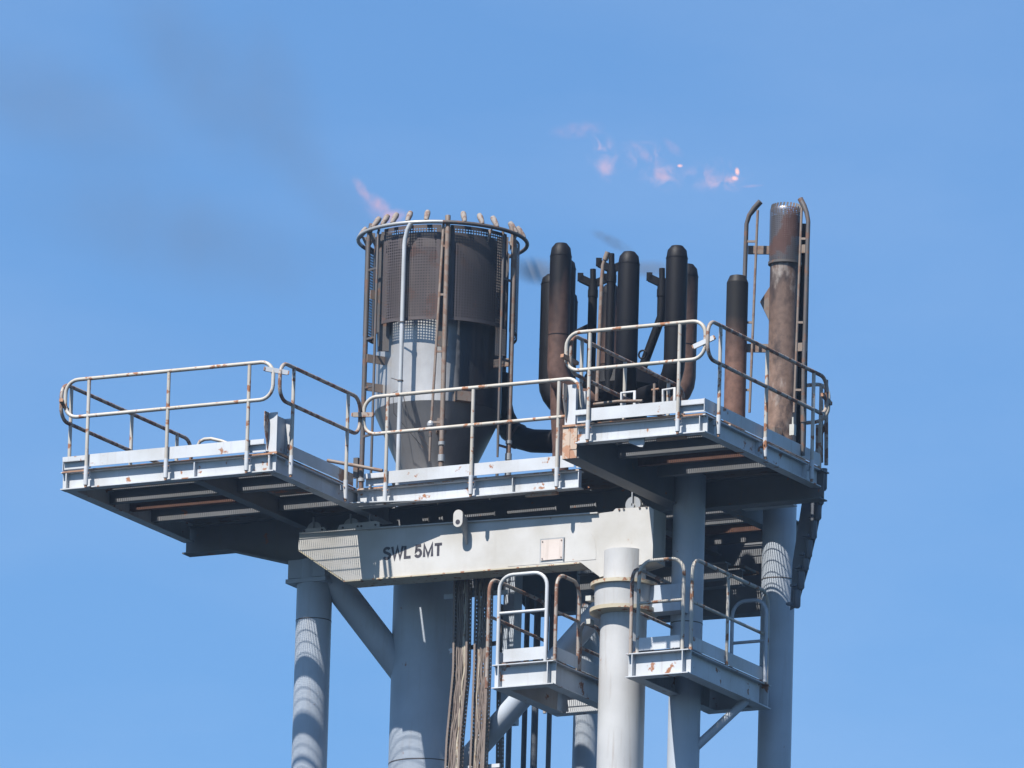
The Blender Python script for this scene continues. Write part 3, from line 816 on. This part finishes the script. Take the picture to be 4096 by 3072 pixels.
def pilot_head(u, vt, vtop, y, r=.055, foot=None, m=SOOTB):
    """An upright pilot pipe with a collar and a three-armed head."""
    p = at(u, vt, y=y); q = at(u, vtop, y=y)
    pts = [V((p.x, p.y, zc-.1))]
    if foot is not None: pts = [foot, V((p.x, p.y, foot.z+.75))]
    pts.append(p)
    t = part('pilot_pipe', MB().tube(pts, r, 18).tube([p-V((0, 0, .09)), p], r*1.12, 18), m, BU)
    hd = MB().tube([p, p+V((0, 0, .12))], r*1.05, 14)
    c = p+V((0, 0, .07))
    for dx in (-1, 1):
        e = c+rt0*dx*.155+V((0, 0, .07)); hd.bar(c, e, .075, .085); hd.bar(e-V((0, 0, .03)), e+V((0, 0, .06)), .075, .07, up=rt0)
    hd.tube([c, V((q.x, q.y, q.z))], .036, 10)
    part('pilot_head', hd, NOZ if m is TANST else SOOTB, t)


pilot_head(2372, 1160, 1077, 4.3)
pilot_head(2446, 1100, 1015, 4.0)
pilot_head(2648, 1158, 1074, 4.5, foot=V((HUB.x+.18, HUB.y+.05, zc+.12)))
part('igniter_pipe', MB().tube([at(2387, 1605, y=3.6), at(2407, 1120, y=3.6), at(2412, 1060, y=3.6), at(2430, 1012, y=3.6)], .024, 10).tube([at(2420, 1040, y=3.6), at(2432, 1008, y=3.6)], .034, 10), TANST, BU, 'thin brown igniter pipe leaning up past the tubes')
part('hub_lug', MB().tube([at(2570, 1418, y=4.0)+V((.05*math.cos(a), 0, .05*math.sin(a))) for a in [i*math.pi/8 for i in range(16)]], .012, 6, closed=True), SOOTB, BU)
part('arm_strut', MB().tube([at(2300, 1330, y=4.4), at(2352, 1305, y=4.4)], .03, 8), SOOTB, BU)

HE = thing('gas_header', 'thick black header pipe curving from behind the drum to the burner tubes', 'pipe', (1.0, 4.7, .8))
part('pipe', MB().tube([at(1990, 1500, y=5.0), at(1998, 1600, y=5.0), at(2012, 1665, y=5.0), at(2042, 1722, y=4.95), at(2085, 1752, y=4.9), at(2130, 1764, y=4.8), at(2215, 1766, y=4.7), at(2300, 1762, y=4.6)], .142, 28), SOOTB, HE)
part('pipe_flange', MB().tube([at(2068, 1744, y=4.92), at(2076, 1748, y=4.92)], .158, 28), SOOT, HE)
part('down_leg', MB().tube([at(2243, 1480, y=3.95), at(2243, 1650, y=4.0), at(2243, 1790, y=4.05), at(2240, 1900, y=4.05)], [.13, .125, .10, .10], 24), SOOT, HE)

# small deck piping on the right platform
for lab, pts, m in (('small white pipe hoop behind the kick plate, left of the rusty valve stem', [(2487, 1640), (2487, 1572), (2538, 1566), (2538, 1640)], WHITE),
                    ('small white pipe hoop behind the front kick plate, near the right front post', [(2653, 1620), (2653, 1560), (2698, 1553), (2698, 1620)], WHITE)):
    solo('pipe_hoop', MB().tube([at(u, v, y=.9) for u, v in pts], .02, 8), m, lab, 'pipe', at(*pts[0], y=.9), 'pipe hoops on the right deck')
vs = thing('valve_stem', 'rusty upright valve stem with a cross handle behind the right kick plate', 'valve', at(2617, 1610, y=.7))
part('stem', MB().tube([at(2616, 1620, y=.7), at(2618, 1535, y=.7)], .018, 8), TANST, vs)
part('handle', MB().tube([at(2607, 1560, y=.7), at(2636, 1556, y=.7)], .014, 8), RUST, vs)
solo('deck_pipe', MB().tube([at(2375, 1618, y=.8), at(2470, 1606, y=.8), at(2570, 1604, y=.8)], .02, 8), TANST, 'low rust-stained pipe lying along the right deck behind the kick plate', 'pipe', at(2470, 1606, y=.8))
solo('bent_rail', MB().tube([at(1310, 1842, y=2.9), at(1420, 1862, y=2.9), at(1530, 1883, y=2.9)], .022, 8), TANST, 'brown rail lying behind the inner corner of the left platform', 'rail', at(1420, 1862, y=2.9), 'bent rails behind the kick plates')

# ------------------------------------------------------------------ slim flare
SY = 2.62
sx = at(3130, 1500, y=SY).x
SF = thing('flare_tube', 'slim heat-stained flare tube with a perforated tip at the right end', 'flare burner', (sx, SY, 0))
zt, zs = at(3130, 838, y=SY).z, at(3130, 1052, y=SY).z
part('tube', MB().lathe((sx, SY, 0), [(.175, .03), (.175, zt-.1)], 40), SLIM, SF)


def spol(phi, r, z):
    a = math.radians(phi); q = tocam*math.cos(a)*r + rt0*math.sin(a)*r
    return V((sx+q.x, SY+q.y, z))


tip = part('tip_shield', MB().sheet(lambda a, b: spol(360*a, .192-(.012 if b > .97 else 0), zs+(zt-zs)*b), 48, 24, .195*2*math.pi, zt-zs), SLIMPERF, SF)
part('shield_rim', MB().lathe((sx, SY, 0), [(.2, zs-.03), (.2, zs)], 40), DARKST, tip)
tt = MB()
for k in range(26):
    a = k*360/26; tt.bar(spol(a, .178, zt-.02), spol(a+5, .165, zt+.045), .022, .008, up=tocam)
part('crown_teeth', tt, DARKST, tip)
part('lug', MB().prism([(sx-.165, 0), (sx-.265, .11), (sx-.27, .15), (sx-.165, .30)], 'y', SY-.012, SY+.012) if 0 else MB().add([spol(-90, .16, 2.18), spol(-90, .285, 1.97), spol(-90, .16, 1.72)]+[spol(-90, .16, 2.18)+fh*.025, spol(-90, .285, 1.97)+fh*.025, spol(-90, .16, 1.72)+fh*.025], [(0, 1, 2), (5, 4, 3), (0, 3, 4, 1), (1, 4, 5, 2), (2, 5, 3, 0)]), TANST, SF)
for z in (2.60, 1.41):
    for ph, r in ((-94, .44), (66, .30)): part('stand_off', MB().bar(spol(ph, .15, z), spol(ph, r, z), .03, .10), TANST, SF)
part('foot_bracket', MB().bar(spol(-20, .15, .33), spol(-35, .24, .33), .2, .13), TANST, SF)


def slim_pilot(label, ut, ub, tu, tb, vtop, y, bend):
    a, b = at(ut, vtop+90, y=y), at(ub, 1700, y=y)
    t = thing('pilot_pipes', label, 'pilot pipes', (b.x, b.y, .05), 'pilot pipe pairs beside the slim flare')
    tipp = at(ut+bend, vtop, y=y)
    part('gas_pipe', MB().tube([V((b.x, b.y, .05)), at(ub, 1500, y=y), a, at(ut+bend*.2, vtop+55, y=y), at(ut+bend*.55, vtop+28, y=y), tipp], [.026]*3+[.028, .034, .034], 12), DARKST, t)
    c, e = at(tu, vtop+35, y=y), at(tb, 1650, y=y)
    part('ignition_pipe', MB().tube([e, c], .0155, 10), TANST, t)
    for v in (vtop+160, 1290, 1560):
        f = (v-vtop)/(1600-vtop); part('rung', MB().bar(at(ut+(ub-ut)*f, v, y=y), at(tu+(tb-tu)*f, v, y=y), .02, .026), TANST, t)
    pp = part('pipe_joint', MB().tube([at(ub, 1690, y=y), at(ub, 1600, y=y)], .036, 10), DARKST, t)


slim_pilot('pilot pipes left of the slim flare, thick one bent right at the top', 2986, 2966, 3031, 2998, 806, 2.35, 56)
slim_pilot('pilot pipes right of the slim flare, thick one bent left at the top', 3233, 3214, 3207, 3176, 795, 2.45, -32)
solo('backing_pipe', MB().tube([(lambda p: V((p.x, p.y, .05)))(at(3200, 1700, y=2.9)), at(3215, 900, y=2.9)], .075, 16), SOOTB, 'dark pipe standing between the slim flare and its right pilot pipes', 'pipe', at(3200, 1740, y=2.9))
vx = at(2944, 1400, y=2.3)
VE = thing('vent_pipe', 'short brown vent pipe with a sooty black top left of the slim flare', 'pipe', (vx.x, 2.3, 0))
vz = at(2955, 1102, y=2.3).z
part('pipe', MB().lathe((vx.x, 2.3, 0), [(.128, .03), (.128, vz-.09), (.095, vz-.01), (.06, vz)], 36), VENT, VE)
bx = at(3171, 1722, y=2.2)
solo('white_box', MB().box(bx-V((.03, .03, .06)), bx+V((.03, .03, .07))).tube([bx+V((0, 0, .07)), bx+V((0, 0, .16))], .012, 6), LIGHTBOX, 'tiny white box on the thin pipe at the foot of the slim flare', 'box', bx)

# ------------------------------------------------------------------ access platforms by the crane


def access(label, x0, x1, y0, y1, z, rl):
    t = thing('access_platform', label, 'platform', ((x0+x1)/2, (y0+y1)/2, z), 'small access platforms beside the crane post')
    D, Wd = .285, .16
    e = part('edge_beam', MB().ibeam((x0-.08, y0, z), (x1+.08, y0, z), D, Wd, .012, .012), DECK, t)
    for x in (x0, x1): part('end_stiffener', MB().box((x-.006, y0-.078, z-D+.0125), (x+.006, y0-.0065, z-.0125)), DECK, t)
    for x in (x0, x1): part('edge_beam', MB().ibeam((x, y0+.082, z-.003), (x, y1, z-.003), D-.006, Wd, .012, .012), DECK, t)
    part('edge_beam', MB().ibeam((x0-.08, y1+.082, z), (x1+.08, y1+.082, z), D, Wd, .012, .012), DECK, t)
    part('grating', grating(x0-.03, x1+.03, y0+.01, y1, z=z+.003), GRATE, t)
    part('kick_plate', MB().box((x0+.05, y0-.05, z+.03), (x1-.05, y0-.042, z+.18)), WHITE, t)
    part('kick_plate', MB().box((x1+.052, y0+.05, z+.03), (x1+.06, y1, z+.18)), DECK, t)
    part('kick_plate', MB().box((x0-.06, y0+.05, z+.03), (x0-.052, y1, z+.18)), DECK, t)
    return t


def hoop(label, ax, c, a, b, z, h=1.06, mid=.62, m=RAILP, posts=(), rc=.17, drop=0):
    pts = []
    k = 6
    for i in range(k+1):
        an = math.radians(180-90*i/k); pts.append((a+rc+rc*math.cos(an), h-rc+rc*math.sin(an)))
    for i in range(k+1):
        an = math.radians(90-90*i/k); pts.append((b-rc+rc*math.cos(an), h-rc+rc*math.sin(an)))
    pts = [(a, .0-drop)]+pts+[(b, .0-drop)]
    f = (lambda p: V((p[0], c, z+p[1]))) if ax == 'x' else (lambda p: V((c, p[0], z+p[1])))
    t = thing('guardrail', label, 'guardrail', f(((a+b)/2, 0)), 'hooped guardrails on the small platforms')
    part('rail_loop', MB().tube([f(p) for p in pts], .0225, 10), m, t)
    part('mid_rail', MB().tube([f((a, mid)), f((b, mid))], .019, 10), m, t)
    for q in posts: part('post', MB().tube([f((q, 0)), f((q, h))], .02, 10), m, t)
    return t


Z1, Z2 = -2.40, -2.41
p0, p1 = at(2005, 2661, y=1.55).x, at(2202, 2644, y=1.55).x
access('small white access platform left of the pale crane post', p0, p1, 1.55, 3.0, Z1, 0)
hoop('bright hooped front rail of the small platform left of the crane post', 'x', 1.51, p0-.03, p1-.05, Z1, 1.075, .62, WHITE)
hoop('pale left side rail of the small platform left of the crane post', 'y', p0-.16, 1.50, 3.0, Z1, 1.06, .60, RAILR, drop=.27)
hoop('rust-stained right side rail of the small platform left of the crane post', 'y', p1+.05, 1.56, 2.15, Z1, 1.06, .60, RAILR)
hoop('short curved lower rail tucked against the left of the crane post', 'y', p1+.05, 2.2, 2.75, Z1, .62, .3, RAILR)
q0, q1 = at(2540, 2619, y=1.5).x, at(2741, 2604, y=1.5).x
access('small grey-blue access platform right of the pale crane post', q0, q1, 1.5, 3.45, Z2, 0)
hoop('hooped front rail of the small platform right of the crane post', 'x', 1.46, q0+.05, q1-.02, Z2, 1.10, .60, RAILP)
hoop('rusty left side rail of the small platform right of the crane post', 'y', q0-.07, 1.52, 2.6, Z2, 1.06, .55, RAILR)
hoop('long shaded right side rail of the small platform right of the crane post', 'y', q1+.07, 1.50, 3.5, Z2, 1.10, .58, RAILP, posts=(2.44,))
hoop('grey hoop rail in the shade beside the far right column', 'x', 3.4, q1-.35, q1+.10, Z2, 1.0, .5, LEGP)
pa = at(2983, 2803, x=q1+.0); pb = at(2787, 3005, y=2.72)
brace('thin strut propping the small platform right of the crane post', pa, V((xcr+.1, 2.72, pb.z)), .052)

# ------------------------------------------------------------------ cable trays and pipes under the deck


def tray(label, us, y, wd, ncab, pale=()):
    """us: (u_centre, v) down the tray."""
    pts = [at(u, v, y=y) for u, v in us]
    t = thing('cable_tray', label, 'cable tray', pts[-1], 'perforated cable trays beside the riser')
    L = [0]
    for a, b in zip(pts, pts[1:]): L.append(L[-1]+(b-a).length)
    right = V((1, 0, 0))

    def along(s):
        s *= L[-1]
        for i in range(len(pts)-1):
            if s <= L[i+1]+1e-6: return pts[i].lerp(pts[i+1], (s-L[i])/(L[i+1]-L[i]))
        return pts[-1]
    n = 24
    part('tray_bed', MB().sheet(lambda a, b: along(b)+right*(a-.5)*wd+V((0, .05, 0)), 2, n, wd, L[-1], False), TRAYM, t)
    for s in (-1, 1):
        part('tray_side', MB().sheet(lambda a, b: along(b)+right*s*wd/2+V((0, .05-.1*a, 0)), 1, n, .1, L[-1], False), TRAYM, t)
        part('side_flange', MB().sheet(lambda a, b: along(b)+right*(s*wd/2-s*a*.026)+V((0, -.05, 0)), 1, n, .026, L[-1], False), CABLE, t)
    for k in range(ncab):
        o = (k+.5)/ncab-.5; ph = random.random()*6; am = .006+random.random()*.006
        cpts = [along(i/30)+right*(o*wd*.8+am*math.sin(ph+i*.9))+V((0, .01-.022*random.random(), 0)) for i in range(31)]
        part('cable', MB().tube(cpts, .0085+.005*random.random(), 6), CABLEB if k in pale else CABLE, t)


tray('bundled cable tray hugging the riser, kinked to the left near the bottom', [(1852, 2280), (1846, 2680), (1842, 2725), (1820, 2960), (1810, 3180)], 2.78, .20, 11, (7, 8))
tray('straight cable tray full of brown cables, right of the kinked one', [(1938, 2280), (1930, 2650), (1914, 3072), (1910, 3180)], 2.80, .20, 12, (2,))
tray('narrow perforated tray running down left of the small platform', [(2006, 2420), (2002, 2800), (1998, 3180)], 4.6, .06, 2)
sr = thing('tray_support', 'pale slotted channel holding the cable trays near the bottom of the picture', 'support channel', at(1900, 3065, y=3.4), 'slotted channels behind the cable trays')
part('channel', MB().bar(at(1780, 3078, y=2.90), at(2000, 3062, y=2.90), .03, .045), WHITE, sr)
sr = thing('tray_support', 'dark slotted channel crossing the cable trays at mid height', 'support channel', at(1900, 2590, y=3.4), 'slotted channels behind the cable trays')
part('channel', MB().bar(at(1800, 2604, y=2.90), at(2000, 2570, y=2.90), .03, .05), DARKST, sr)
part('end_bracket', MB().bar(at(1798, 2606, y=2.84), at(1818, 2600, y=2.84), .03, .06), WHITE, sr)
sr = thing('tray_support', 'pale slotted channel holding the cable trays just under the jib', 'support channel', at(1800, 2387, y=3.4), 'slotted channels behind the cable trays')
part('channel', MB().bar(at(1778, 2388, y=2.90), at(2030, 2368, y=2.90), .03, .055), LEGP, sr)
for lab, u, y, r, v0 in (('dark drain pipe nearest to the narrow perforated tray', 2032, 5.2, .034, 2400), ('dark drain pipe second from the narrow tray, passing behind the brace', 2093, 5.2, .033, 2380),
                         ('dark drain pipe in the middle of the row, the thickest of them', 2134, 5.2, .042, 2380), ('dark drain pipe closest to the crane post', 2192, 5.2, .031, 2380)):
    p = at(u, 3072, y=y); q = at(u+22, v0, y=y)
    solo('drain_pipe', MB().tube([p-V((0, 0, 36)), V((p.x, p.y, q.z))], r, 16), PIPEDK, lab, 'pipe', (p.x, p.y, -39), 'dark drain pipes under the deck')
hb = at(2040, 2600, y=4.4)
solo('hanger_beam', MB().box((hb.x-.075, 4.34, -2.45), (hb.x+.035, 4.36, -.3)).box((hb.x+.0355, 4.25, -2.45), (hb.x+.12, 4.45, -.3)), LEGP, 'grey flanged beam hanging behind the front rail of the left small platform', 'beam', (hb.x, 4.35, -2.4))

# ------------------------------------------------------------------ steep stair at the far right
ST = thing('steep_stair', 'steep dark stair stepping down beyond the right platform', 'stair', (5.6, 3.6, -1.4))
y0 = 3.55
steps = [(3312, 1870), (3304, 1960), (3292, 2018), (3282, 2078), (3264, 2155), (3245, 2230), (3232, 2282), (3214, 2356), (3198, 2430)]
for (u, v), (u2, v2) in zip(steps, steps[1:]):
    a, b = at(u-4, v, y=y0), at(u2, v2, y=y0)
    e = MB().tube([V((b.x-.035, y0, a.z-.012)), V((b.x-.035, y0, b.z+.02)), V((b.x-.035, y0, b.z-.004))], [.043, .043, .028], 12).box((b.x-.13, y0-.10, b.z+.02), (b.x-.06, y0-.04, b.z+.05))
    part('step', e, PIPEDK, ST)
sp = [at(u, v, y=y0+.05) for u, v in ((3215, 1960), (3296, 1960), (3284, 2040), (3262, 2150), (3228, 2290), (3190, 2425), (3160, 2440), (3170, 2250))]
part('stringer', MB().prism([(p.x, p.z) for p in sp], 'y', y0+.05, y0+.065), PIPEDK, ST)
hr = MB()
for u, v0, v1 in ((3305, 1520, 1860), (3285, 1600, 1850), (3270, 1700, 1840)):
    hr.tube([at(u, v1, y=3.5), at(u, v0, y=3.5)], .024, 10)
hr.tube([at(3305, 1690, y=3.5), at(3275, 1760, y=3.5), at(3262, 1835, y=3.5)], .022, 8)
part('handrail', hr, RAILR, ST)

# ------------------------------------------------------------------ smoke and flames


def vol_mat(name, dens, color=(.3, .3, .3), emit=None, es=0, nscale=2.0, lo=.45, hi=.75, dist=0, stretch=(1, 1, 1)):
    m = bpy.data.materials.new(name); m.use_nodes = True; t = m.node_tree; n, l = t.nodes, t.links
    n.remove(n['Principled BSDF'])
    pv = n.new('ShaderNodeVolumePrincipled'); l.new(pv.outputs[0], n['Material Output'].inputs['Volume'])
    tc = n.new('ShaderNodeTexCoord'); ln = n.new('ShaderNodeVectorMath'); ln.operation = 'LENGTH'; l.new(tc.outputs['Object'], ln.inputs[0])
    fall = n.new('ShaderNodeMapRange'); fall.interpolation_type = 'SMOOTHSTEP'
    fall.inputs[1].default_value = .98; fall.inputs[2].default_value = .15; l.new(ln.outputs['Value'], fall.inputs[0])
    nf = noise(n, l, pos(n, l, stretch), nscale, 6, .62); nf.node.inputs['Distortion'].default_value = dist
    nz = ramp(n, l, nf, lo, hi)
    q = n.new('ShaderNodeMath'); q.operation = 'MULTIPLY'; l.new(fall.outputs[0], q.inputs[0]); l.new(nz, q.inputs[1])
    d = n.new('ShaderNodeMath'); d.operation = 'MULTIPLY'; l.new(q.outputs[0], d.inputs[0]); d.inputs[1].default_value = dens
    l.new(d.outputs[0], pv.inputs['Density']); pv.inputs['Color'].default_value = (*color, 1)
    if emit:
        e = n.new('ShaderNodeMath'); e.operation = 'MULTIPLY'; l.new(q.outputs[0], e.inputs[0]); e.inputs[1].default_value = es
        l.new(e.outputs[0], pv.inputs['Emission Strength']); pv.inputs['Emission Color'].default_value = (*emit, 1)
    return m


BALL = MB().lathe((0, 0, 0), [(math.cos(math.radians(a)), math.sin(math.radians(a))) for a in range(-90, 91, 15)], 24).mesh('puff', V((0, 0, 0)))


def puff(name, m, u, v, y, ru, rv, rd, roll, parent=None):
    """An ellipsoid of smoke or flame: half sizes ru, rv (pixels of the photograph) and rd (m), turned by roll."""
    me = BALL.copy(); me.materials.clear(); me.materials.append(m)
    o = bpy.data.objects.new(name, me); col.objects.link(o)
    a = math.radians(roll); X = RT*math.cos(a)+UP*math.sin(a); Z = -RT*math.sin(a)+UP*math.cos(a); Y = Z.cross(X)
    p = at(u, v, y=y); k = 1/340
    M = Matrix(((X.x*ru*k, Y.x*rd, Z.x*rv*k, p.x), (X.y*ru*k, Y.y*rd, Z.y*rv*k, p.y), (X.z*ru*k, Y.z*rd, Z.z*rv*k, p.z), (0, 0, 0, 1)))
    if parent: o.parent = parent; M = Matrix.Translation(-parent.location) @ M
    o.matrix_world = M
    if parent: o.matrix_local = M
    return o


def stuff(o, label, cat):
    o['label'] = label; o['category'] = cat; o['kind'] = 'stuff'; return o


SMK = vol_mat('thin_smoke', .33, (.24, .24, .24), nscale=1.9, lo=.20, hi=.80, stretch=(1, 1, .7))
SMK2 = vol_mat('grey_smoke', 3.6, (.26, .25, .24), nscale=2.6, lo=.18, hi=.72)
SMK3 = vol_mat('dark_smoke', 4.5, (.18, .18, .17), nscale=5.0, lo=.38, hi=.6)
for u, v, a, b, dd, r, lab in ((1330, 790, 420, 130, .5, -47, 'streak of grey smoke trailing up and left from the flame over the drum'),
                               (1120, 420, 430, 170, .7, -72, 'soft upright smoke streak high above the left platform, nearest to the drum'),
                               (800, 300, 560, 220, .9, -55, 'wide faint smoke patch at the top of the sky, left of centre'),
                               (220, 430, 620, 230, .9, -20, 'faint smoke patch at the far left of the sky'),
                               (760, 950, 800, 230, .9, -14, 'thin low smoke drifting left over the left platform')):
    stuff(puff('smoke', SMK, u, v, 4.2, a*1.3, b*1.4, dd*1.1, r), lab, 'smoke')
stuff(puff('smoke', SMK2, 2150, 1085, 4.4, 150, 75, .4, -8), 'grey smoke between the drum and the black burner tubes', 'smoke')
stuff(puff('smoke', SMK3, 2450, 968, 4.0, 125, 34, .14, -28), 'small dark wisp of smoke curling off the front burner tube', 'smoke')
stuff(puff('smoke', SMK2, 2600, 1075, 4.6, 110, 50, .3, 0), 'faint smoke hanging behind the right burner tubes', 'smoke')
FLM = vol_mat('flame', 1.6, (0, 0, 0), (1, .38, .17), 1.9, nscale=7, lo=.34, hi=.64)
FLB = vol_mat('flame_core', 2.5, (0, 0, 0), (1, .42, .17), 5.5, nscale=9, lo=.25, hi=.5)
FLF = vol_mat('flame_faint', .8, (0, 0, 0), (1, .38, .2), 1.0, nscale=6, lo=.38, hi=.66)
FLW = vol_mat('flame_wisps', 1.2, (0, 0, 0), (1, .42, .19), 2.7, nscale=5.2, lo=.48, hi=.74, dist=.9)
f1 = thing('flame', 'pale peach flame licking up at the left rim of the wide drum', 'flame', at(1540, 880, y=3.8))
for m, u, v, a, b, r in ((FLM, 1446, 756, 60, 26, -55), (FLM, 1512, 812, 66, 38, -36), (FLM, 1572, 866, 70, 32, 14), (FLF, 1545, 860, 130, 55, -30)):
    puff('wisp', m, u, v, 3.8, a*1.25, b*1.2, .13, r, f1)
f2 = thing('flame', 'broken pale orange flame wisps blowing off the slim flare tube', 'flame', at(2700, 680, y=2.9))
for m, u, v, a, b, r in ((FLW, 2610, 655, 150, 86, -35), (FLW, 2860, 704, 150, 76, -4), (FLW, 2415, 625, 70, 120, 18), (FLF, 2575, 615, 80, 26, -40), (FLM, 2645, 698, 42, 30, -20), (FLF, 2690, 590, 60, 24, -40), (FLF, 2845, 715, 40, 60, 15), (FLF, 2310, 520, 120, 40, 6), (FLF, 2425, 672, 50, 30, -25),
                         (FLB, 2720, 663, 13, 8, 0), (FLB, 2949, 686, 11, 19, 8), (FLB, 2940, 713, 16, 11, -10), (FLM, 2900, 716, 60, 16, -8), (FLF, 3010, 744, 55, 8, 4)):
    puff('wisp', m, u, v, 2.9, a*1.2, b*1.2, .12, r, f2)

# ------------------------------------------------------------------ sea haze
hm = bpy.data.materials.new('haze_air'); hm.use_nodes = True; ht = hm.node_tree; ht.nodes.remove(ht.nodes['Principled BSDF'])
hv = ht.nodes.new('ShaderNodeVolumePrincipled'); hv.inputs['Density'].default_value = HAZE; hv.inputs['Color'].default_value = (.50, .70, 1, 1); hv.inputs['Anisotropy'].default_value = 0
ht.links.new(hv.outputs[0], ht.nodes['Material Output'].inputs['Volume'])
hme = MB().box((-3100, -3100, CAM.z-5), (3100, 3100, 8.0)).mesh('haze', V((0, 0, 0))); hme.materials.append(hm)
ho = bpy.data.objects.new('haze', hme); col.objects.link(ho); stuff(ho, 'thin sea haze round the whole tower', 'haze')
